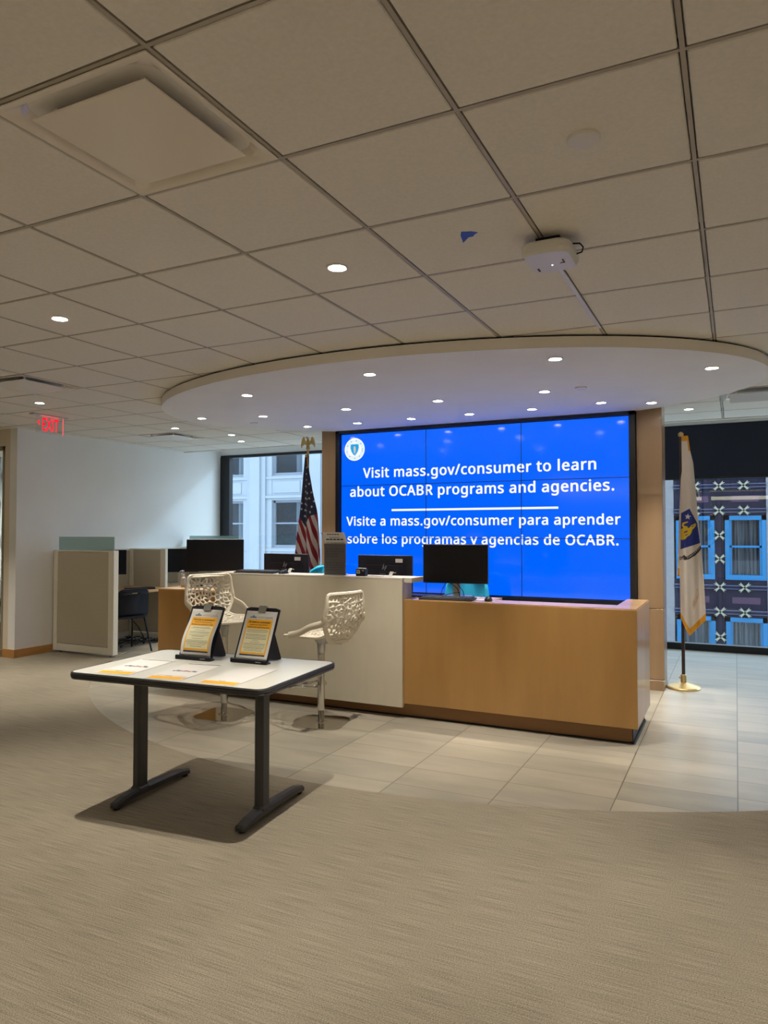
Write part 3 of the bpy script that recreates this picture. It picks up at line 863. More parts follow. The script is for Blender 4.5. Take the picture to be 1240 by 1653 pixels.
vent(-7, 8, 'small far square ceiling vent between the oval soffit and left wall')
vent(4, 8, 'square ceiling vent at the right edge above the right window', 0.02)

# access point, rail, tape, exit sign
ap = empty('ceiling_access_point', (-0.69, 3.03, CH), 0, 'white rounded box under the ceiling with a short black cable loop', 'access point')
b = MB()
def rb(w, d, z, r): return [(px, py, z) for px, py in rrect(w, d, r, 5)]
rings = [rb(0.19, 0.24, -0.035, 0.05), rb(0.205, 0.255, -0.045, 0.05), rb(0.205, 0.255, -0.07, 0.05), rb(0.18, 0.23, -0.088, 0.045)]
n = len(rings[0]); vs = [p for q in rings for p in q]
fs = [(q * n + k, q * n + (k + 1) % n, (q + 1) * n + (k + 1) % n, (q + 1) * n + k) for q in range(3) for k in range(n)] + [tuple(range(n)), tuple(3 * n + k for k in range(n))]
b.add(vs, fs); b.build('housing', M_white, ap, smooth=True)
b = MB(); b.box((-0.05, -0.06, -0.036), (0.05, 0.06, 0.0)); b.build('mount_bracket', M_black, ap)
b = MB(); b.sphere((0.0, 0.03, -0.0885), 0.004, 8); b.build('status_light', mat('status_led', (0.9, 1, 0.9, 1), emis=(0.9, 1, 0.9, 1), estr=1.5), ap)
b = MB(); b.box((-0.07, 0.05, -0.0895), (-0.062, 0.085, -0.088)); b.box((0.05, -0.02, -0.0895), (0.056, 0.02, -0.088)); b.box((0.035, 0.018, -0.0895), (0.056, 0.024, -0.088)); b.build('logo_mark', M_ink, ap)
b = MB(); b.tube([(0.09, -0.02, -0.03), (0.125, -0.02, -0.035), (0.135, 0.0, -0.045), (0.125, 0.025, -0.055), (0.10, 0.03, -0.058)], 0.0035, 6); b.build('cable', M_black, ap, smooth=True)
b = MB(); b.box((T0X + 3 * TS - 0.009, 3.12, CH - 0.012), (T0X + 3 * TS + 0.009, 4.42, CH - 0.0005), 0.002)
tag(b.build('cable_raceway', M_white), 'thin white cable raceway running from the access point to the oval soffit', 'raceway')
b = MB(); b.prism([(-1.01, 2.80), (-0.995, 2.765), (-0.955, 2.78), (-0.935, 2.80), (-0.955, 2.815), (-0.965, 2.83), (-0.985, 2.83), (-1.025, 2.875)], CH - 0.0012, CH - 0.0002)
tag(b.build('blue_tape', mat('blue_masking_tape', rgb(40, 84, 196), 0.6)), 'torn scrap of blue masking tape stuck to a ceiling tile', 'tape')

ex = empty('exit_sign', (-6.5, 5.285, CH), 0, 'clear hanging exit sign with glowing red letters and left arrow', 'exit sign')
M_exit = mat('exit_red_glow', (1, 0.0, 0.02, 1), 0.5, emis=(1.0, 0.0, 0.02, 1), estr=1.3)
M_exitedge = mat('exit_edge_glow', (1, 0.2, 0.2, 1), 0.4, emis=(1.0, 0.12, 0.14, 1), estr=0.8)
b = MB(); b.box((-0.035, -0.22, -0.012), (0.035, 0.22, 0.0), 0.004); b.build('canopy', M_steel, ex)
b = MB(); b.box((-0.003, -0.165, -0.195), (0.003, 0.172, -0.012)); b.build('acrylic_panel', M_clear, ex)
b = MB()
M = basis((0.0045, 0.012, -0.165), (0, 1, 0), (0, 0, 1))
put_text(b, 'EXIT', M, 0.20, 0.135, offset=0.012)
b.v = [(x, y, z) for x, y, z in b.v]
b.prism([(-0.155, -0.085), (-0.125, -0.112), (-0.12, -0.098), (-0.134, -0.085), (-0.12, -0.072), (-0.125, -0.058)], 0.0035, 0.0055, basis((0, 0, 0), (0, 1, 0), (0, 0, 1)))
b.build('lettering', M_exit, ex)
b = MB(); b.box((-0.004, 0.168, -0.195), (0.004, 0.175, -0.012)); b.box((-0.02, -0.10, -0.0135), (0.02, 0.12, -0.012)); b.build('glowing_edge', M_exitedge, ex)

# ------------------------------------------------------------------ video wall
M_blue = mat('display_blue', (0, 0, 0, 1), 0.10, emis=(0.0, 0.125, 1.0, 1), estr=1.0, spec=0.3)
M_dispwhite = mat('display_white', (0, 0, 0, 1), 0.1, emis=(1, 1, 1, 1), estr=1.0)
M_displight = mat('display_pale', (0, 0, 0, 1), 0.1, emis=(0.72, 0.86, 0.90, 1), estr=1.0)
M_dispcyan = mat('display_cyan', (0, 0, 0, 1), 0.1, emis=(0.01, 0.36, 0.80, 1), estr=1.0)
M_disptan = mat('display_tan', (0, 0, 0, 1), 0.1, emis=(0.62, 0.55, 0.42, 1), estr=1.0)
M_bezel = mat('bezel_black', rgb(8, 10, 20), 0.35)
SX0, SX1, SZ0, SZ1, SY = -4.03, -0.903, 0.827, 2.582, 7.17
vw = empty('video_wall', ((SX0 + SX1) / 2, 7.24, 0.77), 0, 'large blue video wall of nine screens showing white text', 'video wall')
def rel(b, root):
    b.v = [tuple(Vector(p) - root.location) for p in b.v]
    return b
b = MB(); b.box((SX0 - 0.05, 7.175, SZ0 - 0.05), (SX1 + 0.05, 7.24, SZ1 + 0.036)); 
b.box((SX0 - 0.055, 7.13, SZ0 - 0.06), (SX0 - 0.008, 7.24, SZ1 + 0.036)); b.box((SX1 + 0.008, 7.13, SZ0 - 0.06), (SX1 + 0.06, 7.24, SZ1 + 0.036))
b.box((SX0 - 0.055, 7.13, SZ1 + 0.006), (SX1 + 0.06, 7.24, SZ1 + 0.04)); b.box((SX0 - 0.055, 7.13, SZ0 - 0.06), (SX1 + 0.06, 7.24, SZ0 - 0.008))
rel(b, vw).build('surround', M_bezel, vw)
pw, ph = (SX1 - SX0) / 3, (SZ1 - SZ0) / 3
for i in range(3):
    for j in range(3):
        b = MB()
        x, z = SX0 + pw * i, SZ0 + ph * j
        b.box((x + 0.0015, SY, z + 0.0015), (x + pw - 0.0015, SY + 0.004, z + ph - 0.0015))
        rel(b, vw).build('display_panel', M_blue, vw)
b = MB()
for i in range(1, 3): b.box((SX0 + pw * i - 0.003, SY - 0.003, SZ0), (SX0 + pw * i + 0.003, SY + 0.002, SZ1))
for j in range(1, 3): b.box((SX0, SY - 0.003, SZ0 + ph * j - 0.003), (SX1, SY + 0.002, SZ0 + ph * j + 0.003))
rel(b, vw).build('bezel', M_bezel, vw)
def glyph_line(mb, body, x0, x1, z, bold=0.018):
    polysets, pen = [], 0.0
    for ch in body:
        adv, polys = GLYPHS[ch]
        if polys:
            vs, fs = fill2d([[(p[i] / 1000, p[i + 1] / 1000) for i in range(0, len(p), 2)] for p in polys])
            polysets.append((pen, vs, fs))
        pen += adv / 1000 + 0.030
    lo = min(pn + min(v[0] for v in vs) for pn, vs, fs in polysets)
    hi = max(pn + max(v[0] for v in vs) for pn, vs, fs in polysets)
    s = (x1 - x0) / (hi - lo + 2 * bold)
    for q in range(13):
        ox, oz = (0, 0) if q == 12 else (bold * math.cos(q * PI / 6), bold * 0.75 * math.sin(q * PI / 6))
        for pn, vs, fs in polysets:
            mb.add([(x0 + (v[0] + pn - lo + bold + ox) * s, SY - 0.0006 - q * 0.00003, z + (v[1] + oz) * s) for v in vs], fs)
    return s
b = MB()
glyph_line(b, 'Visit mass.gov/consumer to learn', -3.752, -1.206, 2.084)
glyph_line(b, 'about OCABR programs and agencies.', -3.917, -1.039, 1.876)
glyph_line(b, 'Visite a mass.gov/consumer para aprender', -3.964, -0.984, 1.550)
glyph_line(b, 'sobre los programas y agencias de OCABR.', -3.95, -1.004, 1.351)
b.box((-3.397, SY - 0.001, 1.706), (-1.574, SY, 1.728))
rel(b, vw).build('lettering', M_dispwhite, vw)
b = MB()
sc_ = (-3.858, 2.408)
def disc(mb, m, r, y, n=40, cx=sc_[0], cz=sc_[1]):
    mb.m(m).poly([(cx + r * math.cos(2 * PI * k / n), SY - y, cz + r * math.sin(2 * PI * k / n)) for k in range(n)])
disc(b, M_dispwhite, 0.128, 0.0010); disc(b, M_displight, 0.116, 0.0013); disc(b, M_dispwhite, 0.083, 0.0016)
for k in range(28):
    a = 2 * PI * k / 28
    disc(b, M_dispcyan if k % 3 == 0 else M_dispwhite, 0.006, 0.0016, 6, sc_[0] + 0.1 * math.cos(a), sc_[1] + 0.1 * math.sin(a))
def shield(s, y, m, dz=0.0):
    pts = [(-0.9, 1.0), (-0.3, 1.08), (0, 1.0), (0.3, 1.08), (0.9, 1.0), (0.95, 0.3), (0.7, -0.45), (0.35, -0.95), (0, -1.25), (-0.35, -0.95), (-0.7, -0.45), (-0.95, 0.3)]
    b.m(m).poly([(sc_[0] + px * s, SY - y, sc_[1] + pz * s + dz) for px, pz in pts])
shield(0.066, 0.0019, M_displight); shield(0.055, 0.0022, M_dispcyan)
b.m(M_disptan).poly([(sc_[0] + px, SY - 0.0025, sc_[1] + pz) for px, pz in ((-.012, .035), (.010, .035), (.016, 0.0), (.008, -.045), (-.006, -.045), (-.014, 0.0))])
rel(b, vw).build('seal', None, vw)
# ------------------------------------------------------------------ reception desk
desk = empty('reception_desk', (-2.78, 5.66, 0), 0, 'long maple reception desk with recessed dark kickboard in front of the video wall', 'desk')
b = MB(); b.box((-4.96, 5.27, 0.115), (-0.622, 5.31, 0.935), 0.002); rel(b, desk).build('front_panel', M_maple, desk)
b = MB(); b.box((-0.66, 5.3105, 0.115), (-0.622, 6.06, 0.9345), 0.002); rel(b, desk).build('end_panel', M_maple, desk)
b = MB(); b.box((-4.96, 5.3105, 0.115), (-4.925, 6.06, 0.9345), 0.002); rel(b, desk).build('end_panel', M_maple, desk)
b = MB(); b.box((-4.90, 5.335, 0.0), (-0.668, 5.355, 0.116)); b.box((-0.688, 5.355, 0.0), (-0.668, 6.02, 0.116)); b.box((-4.90, 5.355, 0), (-4.88, 6.02, 0.116))
rel(b, desk).build('kickboard', M_kick, desk)
b = MB(); b.box((-0.684, 5.325, 0), (-0.655, 6.03, 0.012)); b.box((-4.9, 5.322, 0), (-0.655, 5.336, 0.008)); b.box((-0.6685, 5.34, 0), (-0.662, 6.03, 0.1155)); rel(b, desk).build('floor_seal_and_shade', M_black, desk)  # thin seal strips; the tall black box paints shade over the kickboard end
b = MB()
b.box((-4.955, 5.275, 0.936), (-0.627, 5.53, 0.9405)); b.box((-0.787, 5.53, 0.936), (-0.627, 6.058, 0.9405)); b.box((-4.955, 5.53, 0.936), (-4.6, 6.058, 0.9405))
b.box((-2.5, 5.53, 0.90), (-1.72, 5.735, 0.9405)); b.box((-4.92, 5.53, 0.90), (-4.25, 5.9, 0.9405))
b.box((-0.787, 5.53, 0.60), (-0.775, 6.058, 0.936)); b.box((-2.5, 5.518, 0.6), (-0.787, 5.53, 0.936))
rel(b, desk).build('ledge', M_mapletop, desk)
b = MB(); b.box((-4.9, 5.53, 0.715), (-0.79, 6.20, 0.74), 0.002); rel(b, desk).build('worktop', M_laminate, desk)
cnt = empty('white_counter', (-3.3, 5.45, 0), 0, 'tall cream laminate counter front with white top built over the maple desk', 'counter')
b = MB(); b.box((-4.235, 5.235, 0.088), (-2.388, 5.268, 1.099), 0.0015); rel(b, cnt).build('front_panel', M_laminate, cnt)
b = MB(); b.box((-2.41, 5.268, 0.942), (-2.388, 5.42, 1.072)); b.box((-4.235, 5.268, 0.942), (-4.21, 5.42, 1.072)); rel(b, cnt).build('side_panel', M_laminate, cnt)
b = MB(); b.box((-4.237, 5.234, 1.0995), (-2.385, 5.50, 1.112), 0.001); b.box((-4.20, 5.27, 1.073), (-2.41, 5.50, 1.0993)); b.box((-2.386, 5.262, 1.073), (-2.318, 5.50, 1.1115), 0.002); rel(b, cnt).build('counter_top', M_solid, cnt)

# ------------------------------------------------------------------ monitors, keyboards, mice
def monitor(name, x, y, z, rz, label, zb, w=0.54, h=0.32, back=False, sticker=True, hp=True):
    """screen faces local -Y; zb = height of the panel's lower edge above z"""
    r = empty(name, (x, y, z), rz, label, 'monitor')
    s = 1 if not back else -1
    b = MB(); b.box((-w / 2, -0.012 * s, zb), (w / 2, 0.012 * s, zb + h), 0.004)
    if back: b.prism([(-w * .42, zb + .03), (w * .42, zb + .03), (w * .33, zb + h * .72), (-w * .33, zb + h * .72)], 0.0, 0.022, basis((0, -0.008, 0), (1, 0, 0), (0, 0, 1)))
    else: b.box((-w * .3, 0.012, zb + .05), (w * .3, 0.035, zb + h * .75), 0.01)
    b.build('housing', M_black, r)
    b = MB(); yy = -0.0125 if not back else 0.0125
    b.box((-w / 2 + .008, yy - .0005, zb + .014), (w / 2 - .008, yy + .0005, zb + h - .008)); b.build('screen', M_blacks, r)
    b = MB(); by = 0.05 * s
    b.box((-0.03, by - .012, 0.01), (0.03, by + .012, zb + h * .5), 0.004); b.box((-.04, min(by, 0), zb + h * .4), (.04, max(by, 0), zb + h * .55)); b.build('stand', M_steel if not back else M_black, r)
    b = MB(); b.prism(rrect(0.24, 0.20, 0.02), 0, 0.012, Matrix.Translation((0, 0.03 * s, 0))); b.build('base', M_steel if not back else M_black, r)
    if back:
        b = MB(); b.box((w * .20, -0.0135, zb + h * .80), (w * .20 + .07, -0.0122, zb + h * .80 + .034)); b.build('asset_sticker', M_paper, r)
        b = MB()
        T = basis((0.0, -0.0305, zb + h * .56), (1, 0, 0), (0, 0, 1))
        lg = [[(-.018, -.022), (-.013, -.022), (.004, .030), (-.001, .030)], [(-.004, .008), (.006, .008), (.002, -.004), (-.003, -.018), (-.008, -.018), (-.001, .003)],
              [(.004, -.030), (.009, -.030), (.022, .012), (.017, .012)], [(.017, .012), (.030, .012), (.022, -.014), (.010, -.014), (.011, -.010), (.018, -.010), (.025, .007), (.016, .007)]]
        for p in lg: b.prism([(a * 1.0, c * 1.0 + .035) for a, c in p], 0, 0.001, T)
        b.build('logo', mat('logo_grey', rgb(150, 154, 162), 0.4), r)
    return r
m1 = monitor('computer_monitor', -2.075, 5.60, 0.9405, R(6), 'black monitor facing the room on the maple ledge right of the white counter', 0.115, 0.545, 0.32)
b = MB()
for pts in ([(-.26 * .3, -.0, .12), (-.12, .03, .06), (-.14, .06, .005)], [(-.05, .02, .12), (.02, .0, .07), (.05, -.03, .004)], [(.0, .03, .12), (.06, .02, .05), (.08, -.02, .004)], [(-.11, .03, .01), (-.02, .0, .035), (.04, .0, .04)]):
    b.tube(pts, 0.003, 6)
b.build('cable', M_black, m1, smooth=True)
azl = math.atan2(-4.56, 5.62)
m2 = monitor('computer_monitor', -4.58, 5.64, 0.9405, -azl * 1.0, 'large black monitor at the left end of the maple desk behind the left bar stool', 0.155, 0.545, 0.312)
h1 = monitor('computer_monitor', -3.96, 5.95, 0.74, R(-2), 'rear of a black monitor with white sticker, beside the striped flag', 0.205, 0.53, 0.32, back=True)
h2 = monitor('computer_monitor', -2.885, 5.95, 0.74, R(1), 'rear of a black monitor with white sticker in front of the blue video wall', 0.200, 0.545, 0.325, back=True)

def keyboard(x, y, z, rz, label, w=0.44):
    r = empty('keyboard', (x, y, z), rz, label, 'keyboard')
    b = MB(); b.box((-w / 2, -.068, 0.004), (w / 2, .068, 0.016), 0.003, T=Tm(rx=R(4))); b.build('body', M_black, r)
    b = MB()
    for j in range(5):
        n = 15
        for i in range(n):
            if j == 4 and 3 < i < 9: continue
            xx = -w / 2 + .012 + i * (w - .024) / n
            yy = .052 - j * .0225
            b.box((xx, yy - .009, .0165), (xx + (w - .024) / n - .004, yy + .009, .0225), 0.0015, T=Tm(rx=R(4)))
    b.box((-.09, -.052, .0165), (.06, -.036, .0225), .0015, T=Tm(rx=R(4)))
    b.build('keys', mat('key_black', rgb(40, 41, 46), 0.5), r)
    return r
keyboard(-2.06, 5.385, 0.9405, R(3), 'black keyboard on the maple ledge below the right monitor')
keyboard(-3.855, 5.33, 1.112, R(2), 'black keyboard lying on the white counter top near the left bar stool', 0.42)
def mouse(x, y, z, rz, label):
    b = MB(); b.T = Tm((0, 0, 0))
    b.lathe([(0.0, 0.036), (0.4, 0.034), (0.75, 0.025), (0.95, 0.012), (1.0, 0.003), (0.97, 0.0)], 20, T=Matrix.Diagonal((0.031, 0.055, 1.0, 1)))
    o = b.build('computer_mouse', M_black, smooth=True); o.location = (x, y, z); o.rotation_euler.z = rz
    tag(o, label, 'mouse')
    b = MB(); b.box((-.003, .015, .031), (.003, .035, .0365), .001); b.build('scroll_wheel', M_steel, o)
mouse(-1.735, 5.42, 0.9405, R(10), 'black computer mouse on the maple ledge right of the keyboard')
mouse(-3.575, 5.33, 1.112, R(-10), 'black computer mouse on the white counter top beside the keyboard')
b = MB(); b.prism(rrect(0.26, 0.17, 0.015), 0, 0.012); o = b.build('tablet', M_blacks); o.location = (-2.36, 5.58, 0.9405); o.rotation_euler.z = R(-4); tag(o, 'flat black tablet lying on the maple ledge beside the white counter', 'tablet')
b = MB(); b.box((0, -.002, .0121), (.0, .0, .0122)); 
b = MB(); b.box((-.05, -.04, 0), (.05, .04, .002)); o = b.build('paper_note', M_paper); o.location = (-1.85, 5.50, .9405); o.rotation_euler.z = R(20); tag(o, 'small white paper slip lying behind the keyboard on the maple ledge', 'paper')

# card reader / pen box / papers on white counter
bx = empty('small_black_box', (-2.80, 5.33, 1.112), R(4), 'small black box with a white label standing on the white counter', 'box')
b = MB(); b.box((-.042, -.03, 0), (.042, .03, .058), .003); b.build('body', M_black, bx)
b = MB(); b.box((-.034, -.0312, .022), (-.004, -.0302, .050)); b.build('label', M_paper, bx)
b = MB(); b.box((-.032, -.0318, .026), (-.007, -.0313, .046)); b.box((.015, -.0312, .040), (.034, -.0302, .050)); b.build('print', M_greyink, bx)
b = MB(); b.box((-.04, -.02, .058), (.035, .02, .066), .003); b.build('lid', M_white, bx)
b = MB(); b.prism(rrect(.13, .09, .02), 0, .008); o = b.build('white_tray', M_white); o.location = (-2.66, 5.31, 1.112); tag(o, 'flat white tray on the white counter right of the small black box', 'tray')
def clip(x, y, z, label):
    o = empty('phone_stand', (x, y, z), R(8), label, 'stand')
    b = MB(); b.box((-.03, -.025, 0), (.03, .03, .005), .001); b.build('base', M_white, o)
    b = MB(); b.box((-.012, -.003, 0), (.022, .003, .045), .001, T=Tm((0, 0, .003), rx=R(-38), rz=R(-20))); b.box((-.005, .01, .030), (.05, .016, .034)); b.build('arm', M_white, o)
clip(-2.55, 5.34, 1.112, 'small white bracket stand on the white counter in front of the right monitor rear')
clip(-3.60, 5.44, 1.112, 'small white bracket stand on the white counter behind the mouse')

# sign holder
sg = empty('sign_holder', (-3.07, 5.36, 1.112), R(1), 'upright dark grey sign with curled white sheet on top, on the white counter', 'sign')
b = MB(); b.box((-.108, -.004, 0.0), (.100, .004, .262), .001); b.box((-.108, -.01, 0), (.10, .05, .004)); b.build('backing_board', mat('sign_grey', rgb(92, 90, 92), 0.4), sg)
def curl(u, v):
    a = v * 1.15
    return (-.112 + .222 * u + .012 * v, .004 - .085 * math.sin(a) * 1.0 * v ** 0.8, .262 + .10 * v)
b = MB(); b.grid(curl, 8, 10); b.build('curled_sheet', M_paper, sg, smooth=True, solid=0.001)
b = MB()
for zz, ww, tt in ((.215, .17, 'Please check in here'), (.195, .17, 'at the front desk'), (.175, .13, 'and have a seat'), (.155, .11, 'thank you'), (.10, .18, 'Por favor'), (.08, .18, 'pase por aqui'), (.06, .17, 'y tome asiento'), (.04, .13, 'gracias')):
    for q in range(6):
        x = -.085 + ww * q / 6
        b.box((x, -.0055, zz), (x + ww / 6 * (.6 + .3 * ((q * 7 + int(zz * 1000)) % 3) / 3), -.0045, zz + .0065))
b.build('print', mat('sign_print', rgb(62, 60, 66), 0.6), sg)
b = MB()
for v0, ww, th in ((.78, .12, .05), (.55, .10, .03), (.34, .17, .07), (.10, .18, .02)):
    for q in range(5):
        x0 = 0.5 - ww / .222 / 2 + q * ww / .222 / 5
        def pt(u, v):
            p = curl(u, v); return (p[0], p[1] - .0015, p[2] + .0004)
        x1 = x0 + ww / .222 / 5 * .85
        b.add([pt(x0, v0), pt(x1, v0), pt(x1, v0 + th * 1.6), pt(x0, v0 + th * 1.6)], [(0, 1, 2, 3)])
b.build('print', M_ink, sg)

# sanitiser bottle
sn = empty('sanitizer_bottle', (-4.86, 5.50, 0.9405), R(-30), 'clear hand sanitizer pump bottle at the left end of the maple desk', 'bottle')
b = MB(); b.lathe([(.021, 0), (.0235, .004), (.0235, .085), (.020, .095), (.011, .102), (.011, .108)], 20); b.build('bottle', mat('sanitizer_gel', rgb(196, 190, 184), 0.15, trans=0.0, coat=0.5), sn, smooth=True)
b = MB(); b.lathe([(.0241, .018), (.0241, .078)], 20, cap=False); b.build('label', M_paper, sn, smooth=True)
b = MB(); b.lathe([(.015, .106), (.015, .122), (.006, .124), (.006, .150), (.011, .152), (.011, .162), (.004, .164)], 16); b.tube([(0, 0, .157), (0, -.028, .155), (0, -.034, .149)], .0045, 6); b.build('pump', M_white, sn, smooth=True)

# ------------------------------------------------------------------ teal office chairs
def office_chair(x, y, rz, top, label):
    r = empty('office_chair', (x, y, 0), rz, label, 'chair')
    hs = top - .52
    b = MB()
    def back(u, v):
        w = .235 * (1 - .18 * v ** 3) * math.sin(min(1, (1 - v) * 6 + .0) * PI / 2) ** .4 if v < 1 else .1
        w = max(w, .09)
        s = (u - .5) * 2
        return (s * w, .20 + .05 * v - .07 * s * s, hs + .06 + (.46 - .03 * s ** 4) * v)
    b.grid(back, 14, 14); b.build('backrest', M_teal, r, smooth=True, solid=.035)
    b = MB(); b.prism(rrect(.48, .46, .10), hs - .04, hs + .03); b.build('seat', M_teal, r)
    b = MB(); b.tube([(0, .2, hs - .05), (0, .27, hs), (0, .27, hs + .25)], .02, 8); b.build('back_support', M_black, r, smooth=True)
    b = MB(); b.lathe([(.03, .08), (.03, .25), (.02, .25), (.02, hs - .03)], 14); b.build('gas_column', M_black, r, smooth=True)
    for k in range(5):
        a = 2 * PI * k / 5
        b = MB(); b.tube([(.03 * math.cos(a), .03 * math.sin(a), .11), (.28 * math.cos(a), .28 * math.sin(a), .075)], [.022, .014], 8)
        lg = b.build('base_arm', M_black, r, smooth=True)
        b = MB(); b.lathe([(.028, -.02), (.028, .02)], 14, T=Tm((.28 * math.cos(a), .28 * math.sin(a), .034), rx=PI / 2, rz=a)); b.build('caster', M_rubber, lg)
    return r
office_chair(-4.07, 6.68, R(0), 1.105, 'teal office chair behind the white counter, beside the grey sign')
office_chair(-2.40, 6.62, R(0), 1.045, 'teal office chair seen below the right monitor, before the video wall')

# ------------------------------------------------------------------ cubicles along the left wall
def screen_panel(name, x0, x1, y0, y1, z1, label, front=True):
    r = empty(name, ((x0 + x1) / 2, (y0 + y1) / 2, 0), 0, label, 'partition')
    b = MB()
    if x1 - x0 > y1 - y0:
        for (p, q) in (((x0, y0, .03), (x0 + .065, y1, z1)), ((x1 - .09, y0 - .004, .03), (x1, y1 + .004, z1)), ((x0 + .065, y0, .03), (x1 - .09, y1, .115)), ((x0 + .065, y0, z1 - .018), (x1 - .09, y1, z1))):
            b.box(p, q, .003)
    else:
        for (p, q) in (((x0, y0, .03), (x1, y0 + .05, z1)), ((x0, y1 - .05, .03), (x1, y1, z1)), ((x0, y0 + .05, .03), (x1, y1 - .05, .115)), ((x0, y0 + .05, z1 - .03), (x1, y1 - .05, z1))):
            b.box(p, q, .003)
    rel(b, r).build('frame', M_creammetal, r)
    b = MB()
    if x1 - x0 > y1 - y0: b.box((x0 + .066, y0 + .008, .122), (x1 - .091, y1 - .008, z1 - .019), .002)
    else: b.box((x0 + .006, y0 + .05, .118), (x1 - .006, y1 - .05, z1 - .031))
    rel(b, r).build('fabric_panel', M_fabric, r)
    b = MB()
    for fx in ((x0 + .1, x1 - .08) if x1 - x0 > y1 - y0 else ((x0 + x1) / 2,)): b.lathe([(.012, 0), (.012, .006), (.006, .006), (.006, .031)], 10, T=Matrix.Translation((fx, (y0 + y1) / 2, 0)))
    rel(b, r).build('levelling_foot', M_black, r)
    return r
p1 = screen_panel('cubicle_partition', -7.58, -6.565, 6.25, 6.315, 1.257, 'cream framed grey fabric cubicle end panel standing against the left wall')
b = MB(); b.box((-7.525, 6.279, 1.257), (-6.60, 6.287, 1.42)); rel(b, p1).build('glass_screen', M_frost, p1)
p2 = screen_panel('cubicle_partition', -7.53, -6.88, 7.44, 7.48, 1.25, 'grey fabric divider between two cubicles, seen left of the large monitor')
p3 = screen_panel('cubicle_partition', -7.58, -6.565, 8.62, 8.68, 1.257, 'farthest cubicle panel with pale glass strip rising above the large monitor')
b = MB(); b.box((-7.52, 8.646, 1.257), (-6.59, 8.654, 1.42)); rel(b, p3).build('glass_screen', M_frost, p3)
p4 = screen_panel('cubicle_partition', -7.59, -7.535, 6.33, 8.60, 1.25, 'low cubicle spine panel running along the left wall behind the desks')
wt = empty('cubicle_worktop', (-7.1, 7.45, 0), 0, 'pale wood cubicle worktop along the left wall', 'worktop')
b = MB(); b.box((-7.53, 6.33, 0.712), (-6.70, 7.435, 0.742), .002); rel(b, wt).build('top', M_mapletop, wt)
b = MB(); b.box((-7.53, 7.485, 0.712), (-6.70, 8.61, 0.742), .002); rel(b, wt).build('top', M_mapletop, wt)
b = MB(); b.tube([(-6.95, 7.46, .71), (-6.95, 7.46, .02)], .018, 8); b.box((-7.15, 7.44, 0), (-6.75, 7.48, .02)); rel(b, wt).build('leg', M_black, wt)
b = MB(); b.box((-7.532, 6.9, .60), (-7.525, 6.94, .66)); b.box((-7.532, 6.97, .60), (-7.525, 7.01, .66)); rel(b, wt).build('socket', M_black, wt)
monitor('computer_monitor', -7.14, 6.66, .742, R(35), 'black monitor just right of the cream cubicle end panel', .20, .50, .31)
monitor('computer_monitor', -7.06, 7.92, .742, R(38), 'black monitor behind the grey cubicle divider, above the sanitizer', .17, .52, .33)
b = MB(); b.prism(rrect(.36, .14, .01), 0, .02); o = b.build('keyboard', M_black); o.location = (-6.92, 7.02, .742); o.rotation_euler.z = R(60); tag(o, 'dark keyboard on the pale cubicle worktop left of the wooden desk', 'keyboard')
# chair in the cubicle
ch = empty('stacking_chair', (-6.84, 6.68, 0.0), R(74), 'black plastic stacking chair tucked under the cubicle worktop', 'chair')
b = MB()
def cb(u, v):
    s = (u - .5) * 2
    w = .22 - .03 * v
    return (s * w, -.20 - .06 * v + .05 * s * s * 1.0, .44 + (.34 - .03 * s ** 4) * v)
outer = rrect(.46, .36, .07, 6); slot = rrect(.09, .025, .012, 4, 0, .13)
vs, fs = fill2d([outer, slot])
b.add([(x * (1 - .12 * (y + .18) / .36), -.20 - .07 * (y + .18) / .36 + .9 * x * x, .60 + y) for x, y, z in vs], fs)
b.build('backrest', M_black, ch, smooth=True, solid=.012)
b = MB(); b.prism(rrect(.45, .43, .08, 6, 0, .02), .425, .445); b.build('seat', M_black, ch)
for sx in (-1, 1):
    for sy in (-1, 1):
        b = MB(); b.tube([(sx * .19, sy * .14, .43), (sx * .24, sy * .24, .0)], .011, 8); b.build('leg', M_black, ch, smooth=True)
# heap of cables below the worktop
random.seed(3)
b = MB()
for k in range(16):
    x, y = -7.38 + random.random() * .35, 6.65 + random.random() * 1.6
    pts = []
    a = random.random() * 6
    for q in range(14):
        a += random.uniform(-.9, .9)
        x = min(-6.98, max(-7.5, x + .06 * math.cos(a))); y = min(8.5, max(6.45, y + .08 * math.sin(a)))
        pts.append((x, y, .012 + .05 * abs(math.sin(q * .9 + k))))
    b.tube(pts, .006, 5)
tag(b.build('cable_heap', M_black, smooth=True), 'tangle of black power cables on the floor under the cubicle worktop', 'cables', kind='stuff')
for pts, lab in (([(-7.5, 6.6, .55), (-7.45, 6.75, .45), (-7.42, 6.95, .40), (-7.45, 7.1, .48), (-7.5, 7.2, .66)], 'black cable drooping in a loop below the cubicle sockets'),
                 ([(-7.48, 7.05, .70), (-7.42, 7.2, .45), (-7.3, 7.38, .2), (-7.2, 7.4, .03)], 'black cable hanging diagonally from cubicle worktop to floor')):
    b = MB(); b.tube(pts, .006, 6); tag(b.build('power_cable', M_black, smooth=True), lab, 'cable')

